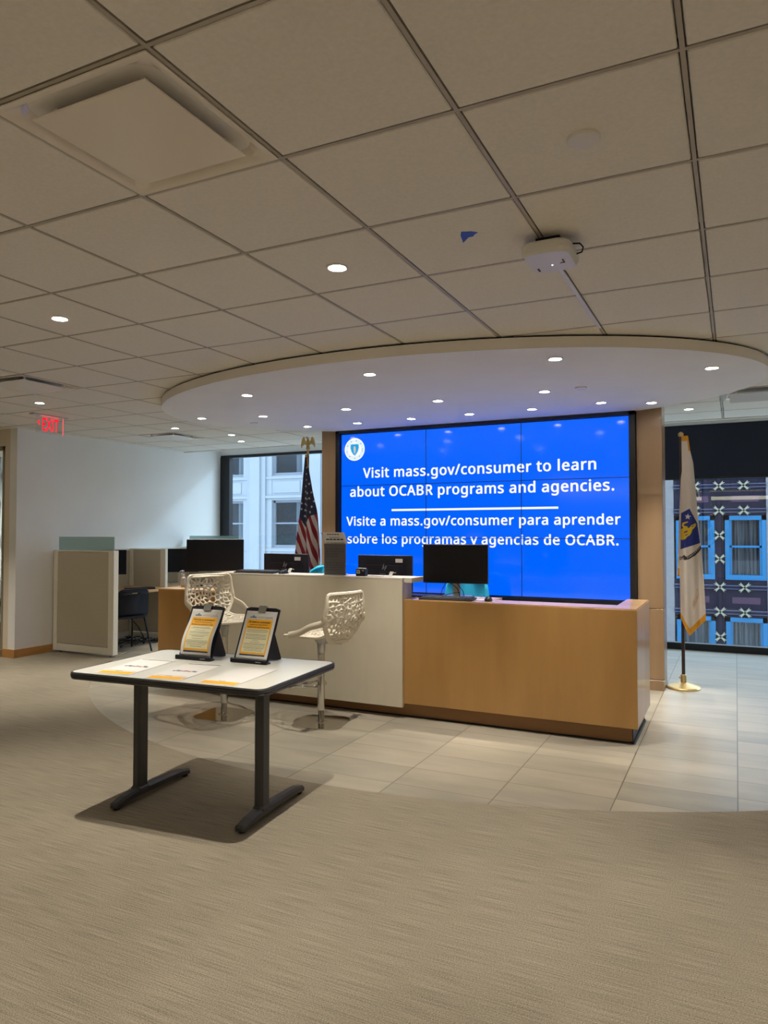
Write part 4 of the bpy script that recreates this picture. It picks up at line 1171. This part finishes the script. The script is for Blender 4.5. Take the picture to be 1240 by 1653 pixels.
# ------------------------------------------------------------------ bar stools with perforated shells
def clip_poly(poly, nx, ny, d):
    out = []
    n = len(poly)
    for i in range(n):
        p, q = poly[i], poly[(i + 1) % n]
        sp, sq = p[0] * nx + p[1] * ny - d, q[0] * nx + q[1] * ny - d
        if sp <= 0: out.append(p)
        if (sp < 0) != (sq < 0) and abs(sp - sq) > 1e-12:
            t = sp / (sp - sq)
            out.append((p[0] + (q[0] - p[0]) * t, p[1] + (q[1] - p[1]) * t))
    return out
def inside(poly, x, y):
    c = False
    n = len(poly)
    for i in range(n):
        (x1, y1), (x2, y2) = poly[i], poly[(i + 1) % n]
        if (y1 > y) != (y2 > y) and x < (x2 - x1) * (y - y1) / (y2 - y1) + x1: c = not c
    return c
def area(p): return sum(p[i][0] * p[(i + 1) % len(p)][1] - p[(i + 1) % len(p)][0] * p[i][1] for i in range(len(p))) / 2
def cent(p): return (sum(q[0] for q in p) / len(p), sum(q[1] for q in p) / len(p))
def perforate(outline, border, npts, web, seed, stretch=1.0):
    rnd = random.Random(seed)
    cx, cy = cent(outline)
    innerp = outline
    m = len(outline)
    if area(outline) < 0: outline = outline[::-1]
    for i in range(m):
        (x1, y1), (x2, y2) = outline[i], outline[(i + 1) % m]
        L_ = math.hypot(x2 - x1, y2 - y1)
        if L_ < 1e-6: continue
        nx, ny = (y2 - y1) / L_, -(x2 - x1) / L_
        innerp = clip_poly(innerp, nx, ny, nx * x1 + ny * y1 - border)
    xs, ys = [p[0] for p in innerp], [p[1] for p in innerp]
    pts = []
    while len(pts) < npts:
        x, y = rnd.uniform(min(xs), max(xs)), rnd.uniform(min(ys), max(ys))
        if inside(innerp, x, y) and all((x - a) ** 2 + ((y - c) * stretch) ** 2 > (0.55 * math.sqrt(abs(area(innerp)) / npts)) ** 2 for a, c in pts): pts.append((x, y))
    holes = []
    for i, (x, y) in enumerate(pts):
        cell = innerp
        for j, (a, c) in enumerate(pts):
            if j == i: continue
            dx, dy = a - x, c - y
            L_ = math.hypot(dx, dy)
            if L_ > .16: continue
            nx, ny = dx / L_, dy / L_
            cell = clip_poly(cell, nx, ny, nx * (x + a) / 2 + ny * (y + c) / 2 - web / 2)
            if len(cell) < 3: break
        if len(cell) < 3 or abs(area(cell)) < 2.2e-5: continue
        # round the corners
        n = len(cell); rp = []
        for k in range(n):
            p, q, s = cell[k - 1], cell[k], cell[(k + 1) % n]
            rp.append((q[0] + (p[0] - q[0]) * .30, q[1] + (p[1] - q[1]) * .30)); rp.append((q[0] * .7 + (p[0] + s[0]) * .15, q[1] * .7 + (p[1] + s[1]) * .15)); rp.append((q[0] + (s[0] - q[0]) * .30, q[1] + (s[1] - q[1]) * .30))
        holes.append(rp)
    return holes
def smooth_closed(ctrl, n=4):
    out = []
    m = len(ctrl)
    for i in range(m):
        p0, p1, p2, p3 = ctrl[i - 1], ctrl[i], ctrl[(i + 1) % m], ctrl[(i + 2) % m]
        for k in range(n):
            t = k / n
            out.append(tuple(.5 * (2 * p1[a] + (p2[a] - p0[a]) * t + (2 * p0[a] - 5 * p1[a] + 4 * p2[a] - p3[a]) * t * t + (3 * p1[a] - p0[a] - 3 * p2[a] + p3[a]) * t ** 3) for a in range(len(p1))))
    return out
def dens(poly, step=.02):
    out = []
    for i in range(len(poly)):
        p, q = poly[i], poly[(i + 1) % len(poly)]
        k = max(1, int(math.hypot(q[0] - p[0], q[1] - p[1]) / step))
        out += [(p[0] + (q[0] - p[0]) * j / k, p[1] + (q[1] - p[1]) * j / k) for j in range(k)]
    return out
_h = [(.10, 0.0), (.135, .03), (.178, .095), (.208, .150), (.221, .190), (.217, .235), (.207, .30), (.198, .365), (.190, .386), (.172, .397)]
BACK = [(-x, y) for x, y in _h[::-1]][::1]
BACK = _h + [(-x, y) for x, y in _h[::-1]]
SEAT = [(-.13, -.17), (.13, -.17), (.175, -.05), (.205, .10), (.205, .19), (.16, .225), (-.16, .225), (-.205, .19), (-.205, .10), (-.175, -.05)]
def fback(x, t, hs):
    return (x, -.195 - .22 * (t) + .04 * math.sin(t / .4 * PI) * -1 + 1.0 * x * x, hs - .028 + t * .93)
def fseat(x, y, hs):
    e = max(0, y - .12)
    r = max(0, -y - .08)
    return (x, y, hs + .12 * x * x * 2 - .9 * e * e * 1.0 + 3.2 * r * r)
def bar_stool(x, y, rz, hs, base_rz, label, seed):
    r = empty('bar_stool', (x, y, 0), rz, label, 'bar stool')
    zb = .62 if False else 0
    hb = perforate(BACK, .020, 88, .0098, seed)
    vs, fs = fill2d([dens(BACK)] + hb)
    b = MB(); b.add([fback(q[0], q[1], hs) for q in vs], fs)
    rim = [fback(q[0], q[1], hs) for q in dens(BACK)]
    b.tube(rim, .0095, 6, closed=True)
    o = b.build('backrest', M_chair, r, smooth=True); md = o.modifiers.new('thickness', 'SOLIDIFY'); md.thickness = .008; md.offset = 0
    hsn = perforate(SEAT, .022, 85, .0105, seed + 1)
    vs, fs = fill2d([dens(SEAT)] + hsn)
    b = MB(); b.add([fseat(q[0], q[1], hs) for q in vs], fs)
    b.tube([fseat(q[0], q[1], hs) for q in dens(SEAT)], .009, 6, closed=True)
    o = b.build('seat', M_chair, r, smooth=True); md = o.modifiers.new('thickness', 'SOLIDIFY'); md.thickness = .008; md.offset = 0
    for s in (-1, 1):
        p0 = Vector(fback(s * .216, .22, hs)); p1 = Vector(fback(s * .222, .17, hs)); p4 = Vector(fseat(s * .205, .15, hs))
        p2 = Vector((s * .234, -.11, hs + .095)); p3 = Vector((s * .222, .02, hs + .04))
        ctrl = [p0, p1, p2, p3, p4]
        pts = []
        for i in range(4):
            a0, a1, a2, a3 = ctrl[max(i - 1, 0)], ctrl[i], ctrl[i + 1], ctrl[min(i + 2, 4)]
            for k in range(5):
                t = k / 5
                pts.append(.5 * (2 * a1 + (a2 - a0) * t + (2 * a0 - 5 * a1 + 4 * a2 - a3) * t * t + (3 * a1 - a0 - 3 * a2 + a3) * t ** 3))
        pts.append(p4)
        b = MB(); b.tube([tuple(p) for p in pts], .025, 10, flat=(1.0, .42)); b.tube([fback(s * .085, 0, hs), fseat(s * .10, -.165, hs)], .017, 8)
        b.build('side_arm', M_chair, r, smooth=True)
    b = MB(); b.lathe([(.018, hs - .15), (.030, hs - .13), (.034, hs - .06), (.075, hs - .012), (.080, hs - .004)], 24); b.build('seat_mount', M_steel, r, smooth=True)
    b = MB(); b.lathe([(.024, .012), (.024, .10), (.0245, .101), (.029, .102), (.029, hs - .14)], 24); b.lathe([(.05, .006), (.045, .011), (.024, .014)], 24); b.build('pole', M_chrome, r, smooth=True)
    b = MB(); b.prism(rrect(.39, .39, .085, 8), .001, .009, T=Matrix.Rotation(base_rz, 4, 'Z')); b.build('base_plate', M_chrome, r)
    ring = [(-.035, .0), (-.10, .05), (-.135, .13), (-.12, .22), (-.06, .27), (0, .28), (.06, .27), (.12, .22), (.135, .13), (.10, .05), (.035, .0)]
    sm = smooth_closed([(a, c, .29 - .03 * (c > .2)) for a, c in ring], 3)
    b = MB(); b.tube(sm, .0115, 8, closed=True); b.build('footrest', M_chrome, r, smooth=True)
    b = MB(); b.tube([(0.02, -.02, hs - .06), (.09, -.13, hs - .065)], .005, 6); b.build('height_lever', M_steel, r, smooth=True)
    return r
bar_stool(-3.735, 4.72, math.atan2(-.933, -.358), .775, R(26), 'white perforated bar stool whose seat faces right, partly behind the document holders', 11)
bar_stool(-2.905, 4.855, math.atan2(.976, .22), .675, R(-65), 'white perforated bar stool seen from behind, in front of the cream counter', 29)
# ------------------------------------------------------------------ white table
tb = empty('folding_table', (-2.632, 3.175, 0), R(4.0), 'white topped rectangular table with charcoal T legs in the foreground', 'table')
TW, TD, TZ = 1.20, .80, .735
b = MB(); b.prism(rrect(TW - .012, TD - .012, .05, 8), TZ - .028, TZ); b.build('tabletop', M_tabletop, tb)
b = MB()
out = rrect(TW + .012, TD + .012, .058, 8); inn = rrect(TW - .012, TD - .012, .05, 8)
n = len(out)
prof = [(inn, TZ + .0004), (rrect(TW + .004, TD + .004, .055, 8), TZ + .001), (out, TZ - .006), (rrect(TW + .006, TD + .006, .056, 8), TZ - .009), (out, TZ - .012), (out, TZ - .020), (rrect(TW + .006, TD + .006, .056, 8), TZ - .023), (out, TZ - .026), (rrect(TW, TD, .055, 8), TZ - .036), (inn, TZ - .036)]
vs = [(x, y, z) for p, z in prof for x, y in p]
fs = [(q * n + (k + 1) % n, q * n + k, (q + 1) * n + k, (q + 1) * n + (k + 1) % n) for q in range(len(prof) - 1) for k in range(n)]
b.add(vs, fs); b.build('edge_banding', M_tablemetal, tb)
for s in (-1, 1):
    X0 = (-.362, .418)[s > 0]
    b = MB(); b.box((X0 - .026, -.145, .045), (X0 + .026, -.065, TZ - .055), .012); b.box((X0 - .034, -.155, .04), (X0 + .034, -.052, .085), .016)
    lg = b.build('leg', M_tablemetal, tb)
    b = MB()
    pr = []
    for t, zt, hw, th in ((-.315, .034, .018, .014), (-.305, .046, .027, .028), (-.24, .062, .030, .034), (-.16, .070, .031, .036), (0, .070, .030, .036), (.10, .066, .028, .036), (.24, .060, .027, .034), (.305, .046, .026, .028), (.315, .034, .018, .014)):
        pr.append([(X0 + hw, t, zt - th), (X0 + hw, t, zt - .010), (X0 + hw * .6, t, zt), (X0 - hw * .6, t, zt), (X0 - hw, t, zt - .010), (X0 - hw, t, zt - th)])
    vs = [p for q in pr for p in q]
    fs = [(i * 6 + k, i * 6 + (k + 1) % 6, (i + 1) * 6 + (k + 1) % 6, (i + 1) * 6 + k) for i in range(8) for k in range(6)] + [tuple(range(5, -1, -1)), tuple(48 + k for k in range(6))]
    b.add(vs, fs); ft = b.build('foot_bar', M_tablemetal, lg)
    b = MB()
    for q in (-1, 1): b.lathe([(.017, .005), (.02, .012), (.02, .022), (.008, .03)], 14, T=Matrix.Translation((X0, q * .285, 0)))
    b.build('glide', M_rubber, ft)
b = MB(); b.box((-.418, -.02, TZ - .075), (.418, .02, TZ - .037)); b.box((-.45, -.20, TZ - .055), (-.31, .10, TZ - .036)); b.box((.36, -.20, TZ - .055), (.49, .10, TZ - .036)); b.build('under_rail', M_tablemetal, tb)

# ------------------------------------------------------------------ document holders
def lines(b, rows, T):
    for (x0, x1, y, h) in rows:
        x = x0; k = 0
        rnd = random.Random(int(y * 1e5) + int(x1 * 1e4))
        while x < x1 - .002:
            w = min(rnd.uniform(.004, .013), x1 - x)
            b.add([(x, y, 0), (x + w, y, 0), (x + w, y + h, 0), (x, y + h, 0)], [(0, 1, 2, 3)], T)
            x += w + .0015
def holder(x, y, rz, label, title, sub1, sub2, wavy, dense):
    r = empty('document_holder', (x, y, TZ), rz, label, 'sign stand')
    lean = R(24)
    W, H = .234, .315
    # frame coordinates: u right, v up the board, w towards the viewer
    Tb = basis((0, 0, .012), (1, 0, 0), (0, math.sin(lean), math.cos(lean)))
    b = MB(); b.prism([(-W / 2, 0), (W / 2, 0), (W / 2, H - .008), (W / 2 - .03, H), (-W / 2 + .03, H), (-W / 2, H - .008)], -.006, 0.0, Tb)
    if not wavy: pass
    b.build('backboard', M_black, r)
    b = MB(); b.box((-W / 2 - .008, -.022, .0005), (W / 2 + .006, .020, .010), .003); b.box((-W / 2 - .008, -.026, .0005), (W / 2 + .006, -.014, .026), .004); b.build('bottom_tray', M_blacks, r)
    b = MB(); b.box((W / 2 - .065, -.0268, .010), (W / 2 - .03, -.0262, .014)); b.build('badge', M_steel, r)
    # easel leg behind
    b = MB()
    for s in (-1, 1):
        b.prism([(0.0, 0.0), (.028, -.005), (.115, .235), (.075, .255)] if False else [(.062, .105), (.100, .185), (.175, .016), (.178, 0), (.150, 0), (.035, .02)], s * .085 - .004, s * .085 + .004, basis((0, 0, .0), (0, 1, 0), (0, 0, 1)))
    b.box((-.085, .15, .002), (.085, .175, .016), .003)
    b.build('easel_leg', M_black, r)
    def surf(u, v):
        w = .0015
        if wavy:
            t = v / H
            w += .016 * math.sin(t * PI) * 1.0 + .010 * math.sin(t * 2 * PI)
        return w
    def P(u, v, lift=0.0):
        p = Tb @ Vector((u, v, surf(u, v) + lift)); return tuple(p)
    def patch(b, m, u0, v0, u1, v1, lift):
        b.m(m).grid(lambda a, c: P(u0 + (u1 - u0) * a, v0 + (v1 - v0) * c, lift), 1, 12)
    b = MB()
    b.m(M_paper); b.grid(lambda a, c: P(-.106 + .212 * a, .008 + .284 * c), 2, 24); b.build('poster', None, r, smooth=True, solid=.0006)
    b = MB()
    patch(b, M_yellow, -.088, .038, .088, .242, .0012)
    patch(b, M_cream, -.080, .048, .080, .186, .0018)
    patch(b, M_navyink, -.086, .028, .086, .036, .0012)
    def row(m, u0, u1, v, h, lift=.0024, seed=1):
        rnd = random.Random(seed + int(v * 1e4)); x = u0
        b.m(m)
        while x < u1 - .002:
            w = min(rnd.uniform(.004, .013), u1 - x)
            b.add([P(x, v, lift), P(x + w, v, lift), P(x + w, v + h, lift), P(x, v + h, lift)], [(0, 1, 2, 3)])
            x += w + .0016
    for k, (v, hw) in enumerate(dense):
        row(M_greyink if k % 3 else M_ink, -hw, hw, v, .0022, seed=k)
    def ptext(m, txt, w, v, h, cx=0.0):
        vs, fs = text_geo(txt, 0.02)
        x0, x1 = min(q[0] for q in vs), max(q[0] for q in vs)
        s = w / (x1 - x0)
        b.m(m).add([P(cx + (q[0] - (x0 + x1) / 2) * s, v + q[1] * (h / .7), .0026) for q in vs], fs)
    ptext(M_ink, title, .150, .222, .0105)
    ptext(M_ink, sub1, .120, .208, .0058)
    ptext(M_ink, sub2, .150, .193, .0066)
    # letterhead: small skyline mark and two lines
    b.m(M_blueink)
    for k, hh in enumerate((.006, .010, .007, .014, .018, .013, .008, .010, .006)):
        x = -.075 + k * .0052
        b.add([P(x, .250, .001), P(x + .004, .250, .001), P(x + .004, .250 + hh, .001), P(x, .250 + hh, .001)], [(0, 1, 2, 3)])
    row(M_greyink, -.022, .078, .258, .0018, .001); row(M_greyink, -.022, .085, .251, .0024, .001)
    b.build('print', None, r)
    b = MB(); b.prism(rrect(.052, .040, .004, 3, 0, H - .012), .006, .0085, Tb); b.prism(rrect(.052, .012, .003, 3, 0, H + .004), -.008, .008, Tb); b.build('clip', mat('clip_metal', rgb(150, 150, 145), 0.35, metal=0.6), r)
    return r
d1_ = [(.176, .06), (.170, .075), (.158, .035), (.146, .070), (.138, .070), (.127, .072), (.119, .045), (.106, .038), (.094, .075), (.086, .078), (.078, .074), (.070, .062), (.060, .04)]
d2_ = [(.178, .072), (.171, .074), (.164, .070), (.150, .074), (.142, .070), (.134, .074), (.126, .070), (.117, .02), (.106, .035), (.096, .074), (.088, .074), (.080, .074), (.072, .070), (.064, .06), (.056, .06)]
holder(-2.838, 3.318, R(3.5), 'left clipboard document holder with a wavy yellow bordered sheet on the white table', 'Are you a contractor?', 'Required for Home Improvement', 'Register as a contractor today', True, d1_)
holder(-2.484, 3.372, R(1), 'right clipboard document holder with a flat yellow bordered sheet on the white table', '\u00bfEs usted un contratista?', 'Requisito para mejoras del hogar', 'Registrese como contratista hoy mismo', False, d2_)

# ------------------------------------------------------------------ papers on the table
def flyer(x, y, rz, label, bar=True):
    r = empty('flyer', (x, y, TZ + .0008), rz, label, 'flyer')
    b = MB(); b.box((-.108, 0, 0), (.108, .43, .0012)); b.build('sheet', M_paper, r)
    b = MB()
    b.m(M_yellow).box((-.098, .012, .0012), (.098, .070, .0016))
    if bar:
        b.m(M_ink).box((-.100, .405, .0012), (.100, .416, .0016))
        for k in range(9):
            b.m(M_redink if k in (4, 5, 6) else M_navyink).box((-.072 + k * .016, .205 + .004 * (k % 2), .0012), (-.060 + k * .016, .222 + .006 * ((k * 5) % 3), .0016))
        b.m(M_greyink).box((-.09, .088, .0012), (.09, .091, .0016))
    b.m(M_greyink).box((-.03, .078, .0012), (.01, .083, .0016))
    b.build('print', None, r)
flyer(-2.945, 2.79, R(9), 'leftmost flyer on the white table with yellow lower band and small dark logo')
flyer(-2.61, 2.80, R(9), 'middle flyer on the white table with yellow lower band and small dark logo')
flyer(-2.287, 2.818, R(6), 'rightmost flyer near the table front edge, only its yellow band standing out', False)

# ------------------------------------------------------------------ flags
def interp(tab, z):
    tab = sorted(tab, key=lambda p: p[1])
    if z <= tab[0][1]: return tab[0][0]
    for (x0, z0), (x1, z1) in zip(tab, tab[1:]):
        if z <= z1: return x0 + (x1 - x0) * (z - z0) / max(z1 - z0, 1e-6)
    return tab[-1][0]
def star_pts(cx, cz, r, rot=0):
    return [(cx + (r if k % 2 == 0 else r * .42) * math.sin(rot + PI * k / 5), cz + (r if k % 2 == 0 else r * .42) * math.cos(rot + PI * k / 5)) for k in range(10)]
def pin(poly, x, z): return inside(poly, x, z)

M_usblue = mat('flag_navy', rgb(34, 38, 66), 0.8, var=.04, vscale=(120, 120, 120)); M_usred = mat('flag_red', rgb(132, 24, 44), 0.8, var=.04, vscale=(120, 120, 120)); M_uswhite = mat('flag_white', rgb(208, 200, 198), 0.8)
FLY = 7.60
usp = empty('flag_pole', (-4.745, FLY, 0), 0, 'flag pole topped by a spread gold eagle, left of the video wall', 'flag pole')
b = MB(); b.lathe([(.150, 0), (.150, .02), (.12, .04), (.03, .055), (.024, .11)], 28); b.build('base', M_gold, usp, smooth=True)
b = MB(); b.lathe([(.014, .05), (.014, 2.44)], 14); b.build('pole', M_pole, usp, smooth=True)
b = MB(); b.lathe([(.016, 2.425), (.012, 2.44), (.016, 2.45), (.010, 2.47), (.018, 2.49), (.018, 2.505), (.006, 2.515)], 16); b.build('ferrule', M_gold, usp, smooth=True)
b = MB()
b.sphere((0, 0, 2.575), (.024, .022, .062), 14); b.sphere((-.006, -.012, 2.640), (.015, .017, .017), 12); b.tube([(-.012, -.02, 2.642), (-.026, -.03, 2.634)], [.007, .001], 6)
b.prism([(-.03, 2.50), (.03, 2.50), (.015, 2.56), (-.015, 2.56)], -.006, .006, basis((0, 0, 0), (1, 0, 0), (0, 0, 1)))
for s in (-1, 1):
    W_ = [(.010, 2.580), (.030, 2.590), (.042, 2.612), (.050, 2.640), (.060, 2.655), (.074, 2.645), (.088, 2.610), (.097, 2.565), (.097, 2.520), (.088, 2.535), (.082, 2.562), (.074, 2.545), (.066, 2.572), (.056, 2.556), (.046, 2.574), (.030, 2.552), (.014, 2.560)]
    b.prism([(s * a, z) for a, z in W_], -.009, .007, basis((0, 0, 0), (1, 0, 0), (0, 0, 1)))
b.build('eagle_finial', M_gold, usp, smooth=True, angle=30)
UL = [(-4.767, 2.43), (-4.80, 2.158), (-4.83, 1.828), (-4.862, 1.544), (-4.883, 1.222), (-4.895, .9), (-4.90, .72)]
UR = [(-4.738, 2.44), (-4.702, 2.211), (-4.648, 1.947), (-4.603, 1.703), (-4.558, 1.438), (-4.535, 1.045), (-4.53, .72)]
canton = [(-5.0, 2.6), (-4.5, 2.6), (-4.5, 1.712), (-4.603, 1.70), (-4.699, 1.668), (-4.745, 1.56), (-4.77, 1.53), (-4.80, 1.58), (-4.836, 1.647), (-5.0, 1.66)]
def usfold(x, z):
    k = min(1, (2.43 - z) / 1.3)
    return FLY - .03 - .035 * k * math.sin((x + 4.75) * 34 + .25 * math.sin(z * 3)) - .012 * k * math.sin((x + 4.75) * 80)
def uspos(u, v):
    z = 2.43 + (.72 - 2.43) * v
    xl, xr = interp(UL, z), interp(UR, z)
    x = xl + (xr - xl) * u
    return x, z
STARS = [(-4.74, 2.268), (-4.744, 2.191), (-4.749, 2.118), (-4.703, 2.067), (-4.756, 2.041), (-4.763, 1.974), (-4.729, 1.953), (-4.672, 1.961), (-4.768, 1.893), (-4.734, 1.882), (-4.7, 1.889), (-4.638, 1.853), (-4.82, 1.831), (-4.771, 1.822), (-4.739, 1.806), (-4.665, 1.786), (-4.821, 1.76), (-4.777, 1.746), (-4.742, 1.737), (-4.686, 1.72), (-4.782, 1.674), (-4.751, 1.659), (-4.754, 1.591)]
STARP = [[(x + (a - x) * .85, c) for a, c in star_pts(x, z, .019 if i > 2 else .014, .2)] for i, (x, z) in enumerate(STARS)]
def usmat(u, v):
    x, z = uspos(u, v)
    if z > 2.40 - .0 and z < 2.425 or (z > 2.27 and z <= 2.40 and u > .72): return M_goldfringe
    if pin(canton, x, z):
        for (sx, sz), sp in zip(STARS, STARP):
            if abs(x - sx) < .02 and abs(z - sz) < .02 and pin(sp, x, z): return M_uswhite
        return M_usblue
    px = (x + 4.75) / .0011 * .145 * 6.9      # approx zoom-pixel units across
    p = (x + 4.883) + .31 * (z - 1.55)
    return M_uswhite if int(math.floor(p / .041)) % 2 == 0 else M_usred
b = MB()
b.grid(lambda u, v: (uspos(u, v)[0], usfold(*uspos(u, v)), uspos(u, v)[1]), 96, 420, matfn=usmat)
usf = b.build('national_flag', None, smooth=True, solid=.0016, angle=80)
tag(usf, 'flag with white stars on navy and red and white stripes hanging beside the wood pier', 'flag')
FRY = 7.40
msp = empty('flag_pole', (-0.461, 7.42, 0), 0, 'flag pole with round gold base beside the right wood pier', 'flag pole')
b = MB(); b.lathe([(.150, 0), (.152, .012), (.145, .022), (.10, .036), (.045, .050), (.032, .056)], 36); b.build('base', M_gold, msp, smooth=True)
b = MB(); b.lathe([(.026, .05), (.026, .125), (.022, .13), (.016, .132)], 20); b.tube([(-.026, -.005, .10), (-.040, -.008, .10)], .008, 8); b.build('socket', M_gold, msp, smooth=True)
b = MB(); b.lathe([(.0155, .06), (.0155, 2.40)], 16); b.build('pole', M_pole, msp, smooth=True)
b = MB(); b.lathe([(.018, 2.385), (.024, 2.40), (.024, 2.415), (.010, 2.43)], 16); b.build('top_cap', M_gold, msp, smooth=True)
ML = [(-.452, 2.385), (-.451, 2.057), (-.462, 1.975), (-.479, 1.675), (-.494, 1.334), (-.499, 1.15), (-.484, 1.12), (-.481, .941), (-.479, .66)]
MR = [(-.395, 2.39), (-.375, 2.231), (-.352, 2.124), (-.322, 1.673), (-.294, 1.336), (-.271, 1.006), (-.257, .66)]
def msfold(x, z):
    k = min(1, (2.42 - z) / .9)
    return FRY - .035 - .028 * k * math.sin((x + .44) * 36 + .5) - .010 * k * math.sin((x + .44) * 70 + z * 1.5)
def msbot(u): return .66 - (.155 * (1 - abs(u - .36) / .36) if u < .36 else .155 * (1 - (u - .36) / .64))
def mspos(u, v):
    zb = msbot(u)
    z = 2.385 + (zb - 2.385) * v
    xl, xr = interp(ML, z), interp(MR, z)
    return xl + (xr - xl) * u, z
M_mawhite = mat('flag_cream_white', rgb(214, 206, 198), 0.75, var=.02, vscale=(60, 60, 10)); M_mablue = mat('flag_blue', rgb(28, 46, 128), 0.75); M_mastain = mat('flag_stain', rgb(190, 150, 124), 0.8, col2=rgb(212, 200, 190), vscale=(14, 14, 9), ramp=(.35, .6))
SH = [(-.462, 1.654), (-.388, 1.695), (-.325, 1.559), (-.301, 1.373), (-.472, 1.312)]
ST = [(-.375, .80), (-.335, .95), (-.315, .93), (-.318, .88), (-.345, .80), (-.362, .74)]
M_may = mat('flag_yellow', rgb(226, 190, 40), 0.7)
YEL = [[(-.452, 1.560), (-.440, 1.566), (-.405, 1.576), (-.402, 1.566), (-.432, 1.554), (-.440, 1.545), (-.433, 1.532), (-.415, 1.532), (-.403, 1.520), (-.418, 1.508), (-.445, 1.518), (-.454, 1.53)],
       [(-.464, 1.502), (-.440, 1.516), (-.415, 1.526), (-.398, 1.512), (-.382, 1.522), (-.366, 1.500), (-.374, 1.470), (-.388, 1.446), (-.410, 1.432), (-.425, 1.412), (-.445, 1.402), (-.468, 1.404)],
       [(-.392, 1.516), (-.372, 1.540), (-.352, 1.550), (-.345, 1.560), (-.334, 1.548), (-.341, 1.528), (-.356, 1.508), (-.372, 1.496)]]
DET = [[(-.440, 1.476), (-.405, 1.492), (-.410, 1.478), (-.436, 1.466)], [(-.430, 1.446), (-.400, 1.462), (-.404, 1.452), (-.430, 1.438)], [(-.375, 1.528), (-.352, 1.540), (-.354, 1.534), (-.373, 1.521)]]
MSTAR = star_pts(-.404, 1.620, .030, .1)
RIB = [(-.485, 1.240), (-.455, 1.246), (-.438, 1.262), (-.420, 1.243), (-.400, 1.258), (-.350, 1.292), (-.300, 1.350), (-.288, 1.322), (-.305, 1.300), (-.345, 1.256), (-.400, 1.220), (-.432, 1.212), (-.45, 1.220), (-.486, 1.210)]
LET = []
for k in range(9):
    t = k / 8; x = -.408 + .10 * t; z = 1.238 + .088 * t ** 1.3
    LET.append([(x - .004, z - .007), (x + .0015, z - .005), (x + .0025, z + .008), (x - .003, z + .006)])
for k in range(3): LET.append([(-.478 + .013 * k, 1.220), (-.472 + .013 * k, 1.221), (-.472 + .013 * k, 1.236), (-.478 + .013 * k, 1.235)])
def msmat(u, v):
    x, z = mspos(u, v)
    if v > .965: return M_goldfringe
    if z > 2.385 - .05 and v < .03: return M_goldfringe
    if u > .78 and z > 2.24: return M_goldfringe
    if pin(SH, x, z):
        if pin(MSTAR, x, z): return M_mawhite
        if any(pin(p, x, z) for p in DET): return M_mablue
        if any(pin(p, x, z) for p in YEL): return M_may
        return M_mablue
    if 1.2 < z < 1.36 and pin(RIB, x, z): return M_mawhite if any(pin(p, x, z) for p in LET) else M_ink
    if pin(ST, x, z): return M_mastain
    return M_mawhite
b = MB(); b.grid(lambda u, v: (mspos(u, v)[0], msfold(*mspos(u, v)), mspos(u, v)[1]), 90, 620, matfn=msmat)
msf = b.build('state_flag', None, smooth=True, solid=.0016, angle=80)
tag(msf, 'white flag with blue shield, yellow figure and gold fringe before the right window', 'flag')
# fold of cloth hanging behind the pole, shorter, with fringe end
b = MB()
b.grid(lambda u, v: (-.505 + .055 * u + .02 * (1 - v), 7.385 + .02 * math.sin(u * 3), 1.5 + (1.06 - 1.5) * v), 6, 30, matfn=lambda u, v: M_goldfringe if v > .82 else M_mawhite)
b.build('rear_fold', None, msf, smooth=True, solid=.0016)
# small things: linear office lamp and a chair seen through the glazed front
b = MB(); b.box((-9.6, 8.0, 2.28), (-8.6, 8.12, 2.34), .005)
for x in (-9.4, -8.8): b.tube([(x, 8.06, 2.33), (x, 8.06, 2.71)], .003, 5)
o = b.build('linear_lamp', mat('linear_lamp_glow', (1, .9, .65, 1), .5, emis=(1, .86, .55, 1), estr=3.0)); tag(o, 'yellowish linear ceiling lamp seen through the glass front at the far left', 'lamp')
oc = office_chair(-9.0, 6.55, R(160), 1.05, 'dark office chair behind the glass front at the far left edge')
for c_ in oc.children:
    if c_.name.startswith(('backrest', 'seat')):
        c_.data.materials.clear(); c_.data.materials.append(M_black)
ld = bpy.data.lights.new('office_lamp', 'AREA'); ld.shape = 'RECTANGLE'; ld.size = 1.0; ld.size_y = .1; ld.energy = 75; ld.color = (1, .9, .72)
lo = bpy.data.objects.new('office_lamp', ld); COL.objects.link(lo); lo.location = (-9.1, 8.06, 2.27)

# linear pendant behind the camera, mirrored in the window glass
b = MB(); b.box((-3.6, -4.24, 2.44), (1.4, -4.1, 2.54), .004); b.box((-3.74, -4.24, 2.44), (-3.6, -2.2, 2.54), .004)
for x in (-3.0, -1.0, 1.0): b.tube([(x, -4.17, 2.53), (x, -4.17, 2.704)], .003, 5)
tag(b.build('linear_lamp', mat('pendant_glow', (1, .95, .7, 1), .5, emis=(1, .93, .66, 1), estr=4.5)), 'L-shaped linear pendant lamp behind the viewer, mirrored in the right window', 'lamp')
